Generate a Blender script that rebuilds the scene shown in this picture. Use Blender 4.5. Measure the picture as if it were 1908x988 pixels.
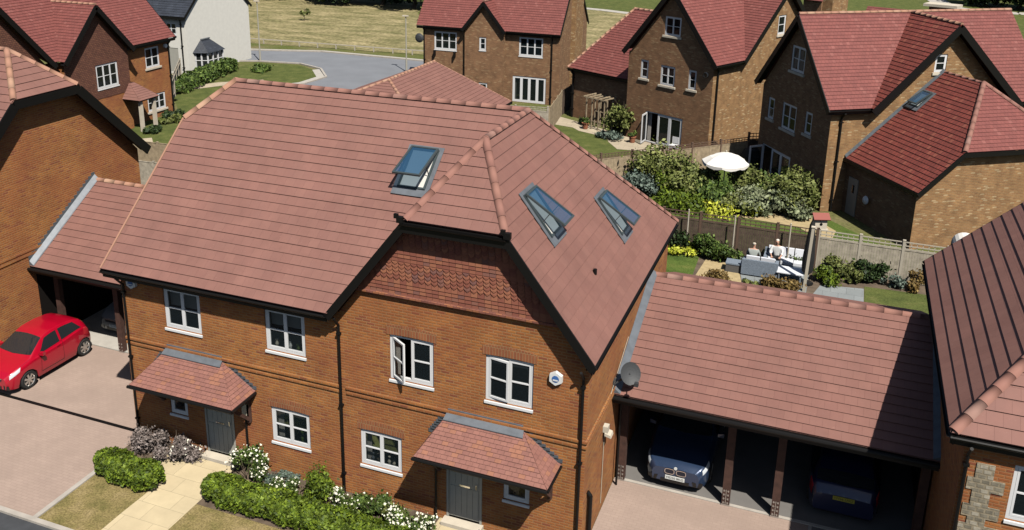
import bpy, math, random
import numpy as np
from mathutils import Vector, Matrix
R = math.radians
random.seed(7)
for o in list(bpy.data.objects): bpy.data.objects.remove(o)
S = bpy.context.scene
COL = S.collection

# ------------------------------------------------------------------ camera, sky, sun, exposure
cam = bpy.data.objects.new('camera', bpy.data.cameras.new('camera'))
COL.objects.link(cam)
def cam_axes(yaw, pitch, roll):
    y, p, r = R(yaw), R(pitch), R(roll)
    f = Vector((-math.sin(y)*math.cos(p), math.cos(y)*math.cos(p), math.sin(p)))
    rt = Vector((math.cos(y), math.sin(y), 0)); up = rt.cross(f)
    c, s = math.cos(r), math.sin(r)
    return c*rt + s*up, -s*rt + c*up, f
rt, up, fw = cam_axes(21.246, -16.862, 0.742)
M = Matrix((rt, up, -fw)).transposed().to_4x4()
M.translation = Vector((18.10, -18.344, 15.677))
cam.matrix_world = M
cam.data.sensor_width = 36
cam.data.lens = 1721.95/1908*36
cam.data.shift_x = 0.0226
cam.data.shift_y = -0.1003
cam.data.clip_start = 0.5
cam.data.clip_end = 1500
S.camera = cam
S.render.resolution_x, S.render.resolution_y = 1024, 530

SUN_AZ = Vector((0.69, -0.72)).normalized()      # horizontal direction towards the sun
SUN_EL = 54
world = bpy.data.worlds.new('World'); S.world = world; world.use_nodes = True
nt = world.node_tree; nt.nodes.clear()
sky = nt.nodes.new('ShaderNodeTexSky'); sky.sky_type = 'NISHITA'; sky.sun_disc = False
sky.sun_elevation = R(SUN_EL)
sky.sun_rotation = math.atan2(SUN_AZ.x, SUN_AZ.y)
bg = nt.nodes.new('ShaderNodeBackground'); bg.inputs['Strength'].default_value = 0.05
wo = nt.nodes.new('ShaderNodeOutputWorld')
nt.links.new(sky.outputs[0], bg.inputs[0]); nt.links.new(bg.outputs[0], wo.inputs[0])
sl = bpy.data.lights.new('sun', 'SUN'); sl.energy = 5.0; sl.angle = R(0.53); sl.color = (1, .95, .87)
so = bpy.data.objects.new('sun', sl); COL.objects.link(so)
d = Vector((SUN_AZ.x*math.cos(R(SUN_EL)), SUN_AZ.y*math.cos(R(SUN_EL)), math.sin(R(SUN_EL))))
so.rotation_euler = d.to_track_quat('Z', 'Y').to_euler()
so.location = (30, -30, 50)
S.view_settings.view_transform = 'Standard'; S.view_settings.look = 'None'
S.view_settings.exposure = 0.18; S.view_settings.gamma = 1
S.view_settings.use_curve_mapping = False
S.render.engine = 'CYCLES'
S.cycles.max_bounces = 6; S.cycles.diffuse_bounces = 0; S.cycles.transparent_max_bounces = 8

# ------------------------------------------------------------------ materials
MATS = {}
def newmat(name):
    m = bpy.data.materials.new(name); m.use_nodes = True; MATS[name] = m
    nt = m.node_tree; b = nt.nodes['Principled BSDF']
    return m, nt, b
def N(nt, t, **kw):
    n = nt.nodes.new(t)
    for k, v in kw.items():
        if k in n.inputs.keys() if hasattr(n.inputs, 'keys') else False: n.inputs[k].default_value = v
        else: setattr(n, k, v)
    return n
def c4(c): return (c[0], c[1], c[2], 1)
def plain(name, col, rough=.6, metal=0, spec=.5, var=0, vscale=3, coat=0):
    m, nt, b = newmat(name)
    b.inputs['Base Color'].default_value = c4(col); b.inputs['Roughness'].default_value = rough
    b.inputs['Metallic'].default_value = metal; b.inputs['Specular IOR Level'].default_value = spec
    b.inputs['Coat Weight'].default_value = coat
    if var:
        tc = nt.nodes.new('ShaderNodeTexCoord')
        no = nt.nodes.new('ShaderNodeTexNoise'); no.inputs['Scale'].default_value = vscale; no.inputs['Detail'].default_value = 6
        nt.links.new(tc.outputs['Object'], no.inputs['Vector'])
        mr = nt.nodes.new('ShaderNodeMapRange'); mr.inputs[1].default_value = .3; mr.inputs[2].default_value = .7
        mr.inputs[3].default_value = 1-var; mr.inputs[4].default_value = 1+var
        nt.links.new(no.outputs['Fac'], mr.inputs[0])
        hs = nt.nodes.new('ShaderNodeHueSaturation'); hs.inputs['Color'].default_value = c4(col)
        nt.links.new(mr.outputs[0], hs.inputs['Value']); nt.links.new(hs.outputs[0], b.inputs['Base Color'])
    return m
def noise_ramp(nt, scale, stops, detail=8, coord='Object', rough=.6, stretch=None):
    tc = nt.nodes.new('ShaderNodeTexCoord')
    no = nt.nodes.new('ShaderNodeTexNoise'); no.inputs['Scale'].default_value = scale
    no.inputs['Detail'].default_value = detail; no.inputs['Roughness'].default_value = rough
    src = tc.outputs[coord]
    if stretch:
        mp = nt.nodes.new('ShaderNodeMapping'); mp.inputs['Scale'].default_value = stretch
        nt.links.new(src, mp.inputs[0]); src = mp.outputs[0]
    nt.links.new(src, no.inputs['Vector'])
    cr = nt.nodes.new('ShaderNodeValToRGB')
    el = cr.color_ramp.elements
    while len(el) < len(stops): el.new(.5)
    for e, (p, c) in zip(el, stops): e.position = p; e.color = c4(c)
    nt.links.new(no.outputs['Fac'], cr.inputs[0])
    return cr.outputs[0], no.outputs['Fac']
def mix(nt, a, b, fac, mode='MIX'):
    n = nt.nodes.new('ShaderNodeMix'); n.data_type = 'RGBA'; n.blend_type = mode
    for s, i in ((a, 6), (b, 7), (fac, 0)):
        if hasattr(s, 'is_output') or hasattr(s, 'links'): nt.links.new(s, n.inputs[i])
        elif i == 0: n.inputs[0].default_value = s
        else: n.inputs[i].default_value = c4(s)
    return n.outputs[2]
def bump(nt, b, h, strength=.4, dist=.02):
    n = nt.nodes.new('ShaderNodeBump'); n.inputs['Strength'].default_value = strength; n.inputs['Distance'].default_value = dist
    nt.links.new(h, n.inputs['Height']); nt.links.new(n.outputs[0], b.inputs['Normal'])
def bricky(name, c1, c2, mortar, bw, bh, ms=.008, spots=None, rough=.85, mottle=.25, bumpd=.01, mscale=1.2, off=.5, third=None, batch=None):
    m, nt, b = newmat(name)
    tc = nt.nodes.new('ShaderNodeTexCoord')
    br = nt.nodes.new('ShaderNodeTexBrick')
    br.inputs['Scale'].default_value = 1; br.inputs['Brick Width'].default_value = bw; br.inputs['Row Height'].default_value = bh
    br.inputs['Mortar Size'].default_value = ms; br.inputs['Mortar Smooth'].default_value = .3; br.offset = off
    br.inputs['Color1'].default_value = c4(c1); br.inputs['Color2'].default_value = c4(c2); br.inputs['Mortar'].default_value = c4(mortar)
    nt.links.new(tc.outputs['UV'], br.inputs['Vector'])
    col = br.outputs['Color']
    if third:
        br2 = nt.nodes.new('ShaderNodeTexBrick')
        br2.inputs['Scale'].default_value = 1; br2.inputs['Brick Width'].default_value = bw; br2.inputs['Row Height'].default_value = bh
        br2.inputs['Mortar Size'].default_value = 0; br2.offset = off
        br2.inputs['Color1'].default_value = (0, 0, 0, 1); br2.inputs['Color2'].default_value = (1, 1, 1, 1)
        mp = nt.nodes.new('ShaderNodeMapping'); mp.inputs['Location'].default_value = (bw*14, bh*8, 0)
        nt.links.new(tc.outputs['UV'], mp.inputs[0]); nt.links.new(mp.outputs[0], br2.inputs['Vector'])
        mr = nt.nodes.new('ShaderNodeMapRange'); mr.inputs[1].default_value = third[1]; mr.inputs[2].default_value = third[1]+.05
        nt.links.new(br2.outputs['Color'], mr.inputs[0])
        mu = nt.nodes.new('ShaderNodeMath'); mu.operation = 'MULTIPLY'
        iv = nt.nodes.new('ShaderNodeMath'); iv.operation = 'SUBTRACT'; iv.inputs[0].default_value = 1
        nt.links.new(br.outputs['Fac'], iv.inputs[1]); nt.links.new(mr.outputs[0], mu.inputs[0]); nt.links.new(iv.outputs[0], mu.inputs[1])
        col = mix(nt, col, third[0], mu.outputs[0])
    no = nt.nodes.new('ShaderNodeTexNoise'); no.inputs['Scale'].default_value = mscale; no.inputs['Detail'].default_value = 8; no.inputs['Roughness'].default_value = .65
    nt.links.new(tc.outputs['Object'], no.inputs['Vector'])
    mr = nt.nodes.new('ShaderNodeMapRange'); mr.inputs[1].default_value = .3; mr.inputs[2].default_value = .7
    mr.inputs[3].default_value = 1-mottle; mr.inputs[4].default_value = 1+mottle
    nt.links.new(no.outputs['Fac'], mr.inputs[0])
    hs = nt.nodes.new('ShaderNodeHueSaturation')
    nt.links.new(col, hs.inputs['Color']); nt.links.new(mr.outputs[0], hs.inputs['Value'])
    out = hs.outputs[0]
    if batch:
        n3 = nt.nodes.new('ShaderNodeTexNoise'); n3.inputs['Scale'].default_value = batch[1]; n3.inputs['Detail'].default_value = 5; n3.inputs['Roughness'].default_value = .7
        nt.links.new(tc.outputs['Object'], n3.inputs['Vector'])
        m3 = nt.nodes.new('ShaderNodeMapRange'); m3.inputs[1].default_value = batch[2]-.08; m3.inputs[2].default_value = batch[2]+.12; m3.inputs[4].default_value = batch[3]
        nt.links.new(n3.outputs['Fac'], m3.inputs[0]); out = mix(nt, out, batch[0], m3.outputs[0])
    if spots:
        n2 = nt.nodes.new('ShaderNodeTexNoise'); n2.inputs['Scale'].default_value = spots[1]; n2.inputs['Detail'].default_value = 3
        nt.links.new(tc.outputs['Object'], n2.inputs['Vector'])
        m2 = nt.nodes.new('ShaderNodeMapRange'); m2.inputs[1].default_value = spots[2]; m2.inputs[2].default_value = spots[2]+.08
        m2.inputs[4].default_value = spots[3]
        nt.links.new(n2.outputs['Fac'], m2.inputs[0])
        out = mix(nt, out, spots[0], m2.outputs[0])
    nt.links.new(out, b.inputs['Base Color']); b.inputs['Roughness'].default_value = rough
    iv2 = nt.nodes.new('ShaderNodeMath'); iv2.operation = 'SUBTRACT'; iv2.inputs[0].default_value = 1
    nt.links.new(br.outputs['Fac'], iv2.inputs[1])
    bump(nt, b, iv2.outputs[0], .6, bumpd)
    return m

bricky('brick_orange', (.43, .165, .040), (.31, .102, .030), (.36, .19, .080), .225, .075, .014, third=((.25, .075, .034), .88), mottle=.22, batch=((.30, .085, .035), .45, .52, .5))
bricky('brick_red', (.33, .115, .045), (.26, .085, .038), (.33, .19, .09), .075, .225, .010, mottle=.2)
bricky('brick_red_far', (.36, .11, .045), (.25, .075, .035), (.28, .17, .09), .225, .075, .010, third=((.16, .05, .03), .72), mottle=.25)
bricky('brick_buff', (.28, .145, .070), (.215, .105, .052), (.26, .165, .09), .225, .075, .012, third=((.35, .22, .115), .86), mottle=.28, mscale=2.2)
bricky('brick_buff_lit', (.34, .185, .075), (.26, .13, .055), (.30, .20, .10), .225, .075, .012, third=((.44, .31, .17), .87), mottle=.3, mscale=2.2)  # paler copy of brick_buff, sunlit tone put into the colour of sun-facing walls
bricky('flint_panel', (.26, .23, .17), (.17, .15, .11), (.30, .25, .17), .16, .11, .02, mottle=.35, mscale=9, third=((.4, .36, .28), .7))
TILE = dict(ms=.005, rough=.75)
bricky('tile_pink', (.250, .120, .095), (.228, .107, .086), (.18, .082, .067), .30, .28, mottle=.13, mscale=1.0, spots=((.40, .25, .21), 26, .68, .4), ms=.004, rough=.75, bumpd=.003, batch=((.225, .112, .092), 1.7, .55, .45))
bricky('tile_small_pink', (.29, .130, .100), (.25, .110, .088), (.16, .07, .055), .165, .11, mottle=.14, mscale=4, third=((.31, .135, .085), .8), ms=.005, rough=.75)
bricky('tile_red', (.225, .067, .056), (.19, .056, .048), (.13, .038, .033), .2, .2, mottle=.12, mscale=2.6, third=((.25, .085, .072), .9), ms=.007, rough=.75)
bricky('tile_red_shaded', (.225, .050, .036), (.175, .040, .030), (.06, .016, .014), .2, .24, mottle=.16, mscale=2.6, third=((.26, .075, .05), .87), ms=.012, rough=.75)  # deeper copy of tile_red; shade of the left-facing slopes put into the colour
bricky('tile_hang', (.27, .10, .065), (.20, .072, .052), (.09, .035, .03), .165, .1, mottle=.2, mscale=3, third=((.34, .13, .06), .75), ms=.006, rough=.75)
bricky('tile_hang_brown', (.20, .085, .05), (.14, .055, .036), (.06, .025, .02), .165, .11, mottle=.2, mscale=3, ms=.012, rough=.8)
bricky('slate', (.045, .052, .068), (.035, .04, .052), (.015, .017, .02), .3, .25, mottle=.25, ms=.01, rough=.5)
bricky('block_paving', (.41, .305, .25), (.385, .285, .235), (.32, .235, .19), .2, .1, .005, mottle=.09, mscale=.8, bumpd=.002, batch=((.33, .245, .20), .55, .5, .6))
bricky('patio_slab', (.50, .42, .30), (.44, .37, .27), (.33, .28, .2), .9, .6, .012, mottle=.12, bumpd=.004)
bricky('path_slab', (.62, .51, .32), (.56, .46, .29), (.42, .35, .22), .9, .6, .008, mottle=.10, bumpd=.004)
bricky('grey_slab', (.27, .29, .29), (.24, .26, .26), (.17, .18, .18), .6, .6, .01, mottle=.1, bumpd=.004)

def island_mat(name, stops, rough=.7, trans=0, noise=0, nscale=3):
    m, nt, b = newmat(name)
    g = nt.nodes.new('ShaderNodeNewGeometry')
    cr = nt.nodes.new('ShaderNodeValToRGB'); el = cr.color_ramp.elements
    while len(el) < len(stops): el.new(.5)
    for e, (p, c) in zip(el, stops): e.position = p; e.color = c4(c)
    nt.links.new(g.outputs['Random Per Island'], cr.inputs[0])
    out = cr.outputs[0]
    if noise:
        tc = nt.nodes.new('ShaderNodeTexCoord')
        no = nt.nodes.new('ShaderNodeTexNoise'); no.inputs['Scale'].default_value = nscale; no.inputs['Detail'].default_value = 3
        nt.links.new(tc.outputs['Object'], no.inputs['Vector'])
        mr = nt.nodes.new('ShaderNodeMapRange'); mr.inputs[1].default_value = .35; mr.inputs[2].default_value = .65
        mr.inputs[3].default_value = 1-noise; mr.inputs[4].default_value = 1+noise
        nt.links.new(no.outputs['Fac'], mr.inputs[0])
        hs = nt.nodes.new('ShaderNodeHueSaturation'); nt.links.new(out, hs.inputs['Color']); nt.links.new(mr.outputs[0], hs.inputs['Value'])
        out = hs.outputs[0]
    nt.links.new(out, b.inputs['Base Color']); b.inputs['Roughness'].default_value = rough
    b.inputs['Specular IOR Level'].default_value = .3
    return m
island_mat('ridge_tile', [(0, (.28, .135, .108)), (.5, (.31, .155, .12)), (.8, (.275, .135, .108)), (1, (.31, .19, .155))], .8)
island_mat('ridge_light', [(0, (.42, .23, .15)), (.5, (.38, .20, .14)), (1, (.45, .28, .19))], .8)
island_mat('hang_tile', [(0, (.21, .072, .05)), (.5, (.27, .10, .062)), (.85, (.31, .125, .07)), (1, (.17, .08, .07))], .8)
def leaves(name, dark, mid, light, noise=.25, nscale=3):
    return island_mat(name, [(0, dark), (.45, mid), (1, light)], .6, noise=noise, nscale=nscale)
leaves('leaf_hedge', (.032, .055, .006), (.085, .130, .011), (.175, .235, .02), .45, 4)
leaves('leaf_green', (.025, .048, .010), (.065, .11, .02), (.15, .21, .045), .4)
leaves('leaf_dark', (.014, .028, .010), (.028, .052, .016), (.055, .09, .025))
leaves('leaf_olive', (.06, .08, .018), (.13, .155, .035), (.25, .27, .09), .35)
leaves('leaf_grey', (.08, .10, .05), (.17, .20, .10), (.34, .37, .22), .35)
leaves('leaf_lavender', (.11, .085, .075), (.21, .17, .15), (.33, .28, .26))
leaves('leaf_red', (.10, .06, .02), (.19, .12, .035), (.28, .20, .07))
leaves('leaf_yellow', (.30, .34, .02), (.48, .52, .04), (.65, .66, .10))
leaves('leaf_blue', (.06, .09, .07), (.11, .15, .12), (.2, .25, .2))
island_mat('petal_white', [(0, (.75, .72, .55)), (1, (.9, .88, .75))], .6)
island_mat('petal_pink', [(0, (.5, .3, .5)), (1, (.7, .55, .7))], .6)
plain('bark', (.11, .08, .055), .9, var=.3, vscale=12)
plain('black_trim', (.007, .0065, .0065), .5, spec=.25)
plain('soffit', (.02, .017, .016), .6)
plain('upvc_white', (.80, .80, .80), .35)
plain('stone_sill', (.62, .55, .44), .7, var=.1)
plain('lead', (.15, .165, .185), .45, metal=.15, var=.15, vscale=5)
plain('lead_dark', (.10, .115, .13), .5, var=.2, vscale=5)
plain('timber_dark', (.075, .036, .026), .8, var=.3, vscale=6)
plain('timber_shaded', (.010, .008, .007), .8, spec=.15)  # carport timber taken near black, the deep shade put into its colour
plain('fence_pale', (.36, .28, .18), .85, var=.25, vscale=5)
plain('fence_grey', (.42, .37, .29), .85, var=.25, vscale=5)
plain('fence_dark', (.10, .07, .05), .85, var=.3, vscale=5)
plain('trellis_brown', (.13, .08, .055), .85)
plain('pole_pale', (.50, .45, .36), .7)
plain('door_grey', (.42, .41, .36), .45, var=.05)
plain('door_cream', (.42, .38, .30), .5)
plain('render_white', (.78, .76, .69), .85, var=.04)
plain('white_plastic', (.78, .78, .76), .4)
plain('cream_box', (.55, .5, .4), .5)
plain('grey_metal', (.045, .048, .052), .6)
plain('frame_grey', (.065, .085, .09), .4, metal=.2)
plain('chrome', (.75, .75, .76), .15, metal=1)
plain('alloy', (.55, .55, .53), .3, metal=.85)
plain('tyre', (.018, .018, .018), .85)
plain('car_black', (.010, .010, .011), .35)
plain('grille_blue', (.012, .016, .03), .3)
plain('blue_decal', (.06, .16, .42), .4)
plain('plate_white', (.80, .80, .76), .4)
plain('plate_yellow', (.5, .42, .06), .4)
plain('plate_text', (.02, .02, .02), .5)
plain('skin', (.58, .33, .23), .55)
plain('hair_white', (.68, .64, .57), .8)
plain('hair_fair', (.62, .55, .44), .8)
plain('cloth_white', (.82, .82, .80), .8)
plain('cloth_grey', (.33, .36, .34), .8)
plain('cloth_blue', (.10, .13, .22), .8)
plain('cloth_black', (.012, .012, .013), .8)
plain('cushion_white', (.75, .77, .82), .8)
plain('wicker_grey', (.20, .24, .29), .7, var=.25, vscale=30)
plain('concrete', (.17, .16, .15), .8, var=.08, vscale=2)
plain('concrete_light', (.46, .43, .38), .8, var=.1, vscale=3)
plain('kerb', (.44, .40, .35), .8, var=.12, vscale=3)
plain('asphalt', (.055, .058, .064), .85, var=.15, vscale=3)
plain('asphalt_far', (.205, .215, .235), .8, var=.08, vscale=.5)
plain('soil', (.13, .095, .065), .95, var=.35, vscale=3)
plain('sand', (.44, .34, .18), .9, var=.15, vscale=5)
plain('canvas_white', (.85, .82, .76), .8)
plain('lamp_paint', (.42, .40, .34), .5)
plain('lens_clear', (.6, .63, .66), .12, spec=.8)
plain('lens_red', (.55, .03, .04), .2)
plain('interior', (.06, .05, .045), .9)
plain('blind_white', (.62, .60, .55), .9)
plain('curtain', (.45, .42, .38), .9)
plain('wood_box', (.13, .12, .11), .8)
plain('red_roof_paint', (.30, .09, .07), .7)
plain('terracotta', (.38, .15, .08), .8)
for nm, c in (('paint_red', (.42, .002, .020)), ('paint_blue', (.028, .050, .105)), ('paint_navy', (.012, .018, .06)), ('paint_silver', (.30, .30, .31))):
    m = plain(nm, c, .32, metal=.25 if nm != 'paint_red' else 0, coat=.8)
    m.node_tree.nodes['Principled BSDF'].inputs['Coat Roughness'].default_value = .06
def glassmat(name, tint, fac, refl=(.02, .03, .035)):
    m, nt, b = newmat(name)
    b.inputs['Base Color'].default_value = c4(refl); b.inputs['Roughness'].default_value = .04; b.inputs['Specular IOR Level'].default_value = .7
    tc = nt.nodes.new('ShaderNodeTexCoord'); no = nt.nodes.new('ShaderNodeTexNoise'); no.inputs['Scale'].default_value = 1.6; no.inputs['Detail'].default_value = 1
    nt.links.new(tc.outputs['Object'], no.inputs['Vector']); bump(nt, b, no.outputs['Fac'], .25, .05)
    t = nt.nodes.new('ShaderNodeBsdfTransparent'); t.inputs[0].default_value = c4(tint)
    mx = nt.nodes.new('ShaderNodeMixShader'); mx.inputs[0].default_value = fac
    out = [n for n in nt.nodes if n.type == 'OUTPUT_MATERIAL'][0]
    nt.links.new(t.outputs[0], mx.inputs[1]); nt.links.new(b.outputs[0], mx.inputs[2]); nt.links.new(mx.outputs[0], out.inputs[0])
glassmat('glass', (.75, .79, .80), .42)
glassmat('roof_glass', (.62, .80, .95), .62, (.035, .10, .19))
plain('car_glass', (.020, .023, .026), .05, spec=1)
def ground_mat(name, scale, stops, fine=None, stretch=None, bumpk=.5):
    m, nt, b = newmat(name)
    col, f = noise_ramp(nt, scale, stops, stretch=stretch)
    if fine:
        c2, f2 = noise_ramp(nt, fine[0], [(.35, (fine[1],)*3), (.65, (fine[2],)*3)])
        col = mix(nt, col, c2, 1.0, 'MULTIPLY')
        bump(nt, b, f2, bumpk, .03)
    nt.links.new(col, b.inputs['Base Color']); b.inputs['Roughness'].default_value = .95; b.inputs['Specular IOR Level'].default_value = .15
ground_mat('lawn_dry', 1.6, [(.3, (.15, .135, .045)), (.5, (.26, .205, .085)), (.7, (.34, .26, .13))], (22, .6, 1.25))
ground_mat('lawn_green', 1.2, [(.3, (.075, .095, .028)), (.55, (.115, .135, .038)), (.75, (.18, .17, .065))], (18, .65, 1.2))
ground_mat('lawn_mid', 1.2, [(.3, (.06, .10, .02)), (.55, (.10, .145, .03)), (.75, (.17, .18, .05))], (18, .65, 1.2))
ground_mat('field_dry', .30, [(.32, (.15, .145, .06)), (.5, (.26, .225, .11)), (.68, (.40, .33, .18))], (2.6, .6, 1.3), stretch=(1, 2.2, 1))
ground_mat('ground_mix', .35, [(.35, (.11, .13, .035)), (.55, (.15, .15, .055)), (.7, (.20, .17, .085))], (6, .7, 1.2))

# ------------------------------------------------------------------ mesh building
class MB:
    def __init__(s): s.v = []; s.f = []; s.uv = []; s.sm = []
    def face(s, pts, uvs=None, smooth=False):
        i = len(s.v); s.v += [tuple(p) for p in pts]; s.f.append(tuple(range(i, i+len(pts)))); s.uv.append(uvs); s.sm.append(smooth)
    def box(s, x0, x1, y0, y1, z0, z1):
        p = [(x0,y0,z0),(x1,y0,z0),(x1,y1,z0),(x0,y1,z0),(x0,y0,z1),(x1,y0,z1),(x1,y1,z1),(x0,y1,z1)]
        s.hexa(p)
    def hexa(s, p):
        for f in ((0,3,2,1),(4,5,6,7),(0,1,5,4),(1,2,6,5),(2,3,7,6),(3,0,4,7)): s.face([p[i] for i in f])
    def beam(s, a, b, w, h, upv=(0,0,1)):
        a = Vector(a); b = Vector(b); d = (b-a).normalized(); u = Vector(upv)
        r = d.cross(u)
        if r.length < 1e-4: r = d.cross(Vector((1,0,0)))
        r.normalize(); u = r.cross(d)
        r *= w/2; u *= h/2
        s.hexa([a-r-u, a+r-u, b+r-u, b-r-u, a-r+u, a+r+u, b+r+u, b-r+u])
    def tube(s, a, b, r0, r1=None, n=10, caps=True):
        r1 = r0 if r1 is None else r1
        a = Vector(a); b = Vector(b); d = (b-a).normalized()
        r = d.cross(Vector((0,0,1)))
        if r.length < 1e-3: r = d.cross(Vector((1,0,0)))
        r.normalize(); u = r.cross(d)
        ring = lambda c, q: [c + r*(math.cos(2*math.pi*k/n)*q) + u*(math.sin(2*math.pi*k/n)*q) for k in range(n)]
        A = ring(a, r0); B = ring(b, r1)
        for k in range(n):
            j = (k+1) % n; s.face([A[k], B[k], B[j], A[j]], smooth=True)
        if caps: s.face(A); s.face(B[::-1])
    def lathe(s, c, prof, n=16, axis='z'):
        rings = []
        for r, z in prof:
            ring = []
            for k in range(n):
                a = 2*math.pi*k/n
                if axis == 'z': ring.append((c[0]+r*math.cos(a), c[1]+r*math.sin(a), c[2]+z))
                elif axis == 'x': ring.append((c[0]+z, c[1]+r*math.cos(a), c[2]+r*math.sin(a)))
                else: ring.append((c[0]+r*math.cos(a), c[1]+z, c[2]+r*math.sin(a)))
            rings.append(ring)
        for A, B in zip(rings, rings[1:]):
            for k in range(n):
                j = (k+1) % n; s.face([A[k], A[j], B[j], B[k]], smooth=True)
    def build(s, name, mat, parent=None, weld=False, loc=None, rotz=0):
        me = bpy.data.meshes.new(name); me.from_pydata(s.v, [], s.f)
        uvl = me.uv_layers.new(name='UVMap')
        data = np.zeros((len(me.loops), 2), dtype=np.float32); k = 0
        for pts, uv in zip(s.f, s.uv):
            if uv is None:
                P = [Vector(s.v[i]) for i in pts]
                n = Vector((0,0,0))
                for a in range(len(P)):
                    q, w = P[a], P[(a+1) % len(P)]; n += q.cross(w)
                if n.length < 1e-12: n = Vector((0,0,1))
                n.normalize()
                t = Vector((0,0,1)).cross(n)
                t = Vector((1,0,0)) if t.length < 1e-3 else t.normalized()
                b = n.cross(t)
                for p in P: data[k] = (p.dot(t), p.dot(b)); k += 1
            else:
                for u in uv: data[k] = u; k += 1
        uvl.data.foreach_set('uv', data.ravel())
        me.polygons.foreach_set('use_smooth', s.sm)
        me.materials.append(MATS[mat])
        if weld:
            import bmesh
            bm = bmesh.new(); bm.from_mesh(me); bmesh.ops.remove_doubles(bm, verts=bm.verts, dist=1e-4); bm.to_mesh(me); bm.free()
        me.update()
        o = bpy.data.objects.new(name, me); COL.objects.link(o)
        if parent: o.parent = parent
        if loc is not None: o.location = loc
        o.rotation_euler.z = rotz
        return o
def tag(o, label=None, cat=None, group=None, kind=None):
    if label: o['label'] = label
    if cat: o['category'] = cat
    if group: o['group'] = group
    if kind: o['kind'] = kind
    return o
def empty(name, loc, rz, label, cat, group=None):
    o = bpy.data.objects.new(name, None); COL.objects.link(o); o.location = loc; o.rotation_euler.z = R(rz)
    o.empty_display_size = .3
    return tag(o, label, cat, group)
def kids(o): return [c for c in COL.objects if c.parent == o]
def copy_tree(o, parent=None):
    c = o.copy(); COL.objects.link(c)
    if parent: c.parent = parent
    for ch in kids(o): copy_tree(ch, c)
    return c
def struct(name, mb, mat): return tag(mb.build(name, mat), kind='structure')

def clip2(poly, axis, val, keep_ge):
    out = []
    for i in range(len(poly)):
        a, b = poly[i], poly[(i+1) % len(poly)]
        ia = (a[axis] >= val-1e-9) if keep_ge else (a[axis] <= val+1e-9)
        ib = (b[axis] >= val-1e-9) if keep_ge else (b[axis] <= val+1e-9)
        if ia: out.append(a)
        if ia != ib:
            t = (val-a[axis])/(b[axis]-a[axis])
            out.append((a[0]+t*(b[0]-a[0]), a[1]+t*(b[1]-a[1])))
    return out
def sheet(name, pts, z, mat, kind=True):
    m = MB(); m.face([(p[0], p[1], z) for p in pts])
    return struct(name, m, mat)

def tiles(mb, poly, gauge=.28, lift=.027, th=.012, lap=.05, deck=.02):
    """overlapping tile courses over one roof slope, each course a sheet whose tail stands clear of the one below"""
    P = [Vector(p) for p in poly]
    n = Vector((0,0,0))
    for a in range(len(P)): n += P[a].cross(P[(a+1) % len(P)])
    n.normalize()
    if n.z < 0: n = -n; P = P[::-1]
    t = Vector((0,0,1)).cross(n).normalized(); b = n.cross(t)
    o = min(P, key=lambda p: p.dot(b))
    q = [((p-o).dot(t), (p-o).dot(b)) for p in P]
    to3 = lambda u, v, h: o + t*u + b*v + n*h
    mb.face([to3(u, v, -deck) for u, v in q])
    vmax = max(p[1] for p in q); k = 0
    jitter = random.Random(int(vmax*1000))
    while k*gauge < vmax-.02:
        v0 = k*gauge; v1 = min(v0+gauge+lap, vmax)
        s = clip2(clip2(q, 1, v0, True), 1, v1, False)
        if len(s) >= 3:
            dz = jitter.uniform(-.004, .004)
            hh = lambda v: (lift+dz)*(1-(v-v0)/(gauge+lap))
            mb.face([to3(u, v, hh(v)) for u, v in s], [(u, v if v < v0+gauge else v0+gauge-.001) for u, v in s])
            us = [u for u, v in s if abs(v-v0) < 1e-6]
            if len(us) >= 2:
                a, c = min(us), max(us)
                mb.face([to3(a, v0, lift+dz-th), to3(c, v0, lift+dz-th), to3(c, v0, lift+dz), to3(a, v0, lift+dz)], [(a, v0+.1), (c, v0+.1), (c, v0+.11), (a, v0+.11)])
        k += 1
def ridge(mb, a, b, r=.13, seg=.45, n=6, sink=.06, droop=.35):
    r *= .74
    a = Vector(a); b = Vector(b); L = (b-a).length; d = (b-a)/L
    s = d.cross(Vector((0,0,1))).normalized(); u = s.cross(d)
    k = max(1, round(L/seg)); sl = L/k
    for i in range(k):
        p = a + d*(i*sl+.006); q = a + d*((i+1)*sl-.002); rr = r*random.uniform(.98, 1.02)
        def ring(c, r): return [c + s*(math.cos(math.pi*j/n)*r) + u*(math.sin(math.pi*j/n)*r - sink) for j in range(n+1)]
        A, B = ring(p, rr), ring(q, rr*.99)
        i0 = len(mb.v)
        mb.v += [tuple(x) for x in A+B]
        for j in range(n):
            mb.f.append((i0+j, i0+j+1, i0+n+1+j+1, i0+n+1+j)); mb.uv.append(None); mb.sm.append(True)
        mb.f.append(tuple(range(i0, i0+n+1))); mb.uv.append(None); mb.sm.append(False)
        mb.f.append(tuple(reversed(range(i0+n+1, i0+2*n+2)))); mb.uv.append(None); mb.sm.append(False)

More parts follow.
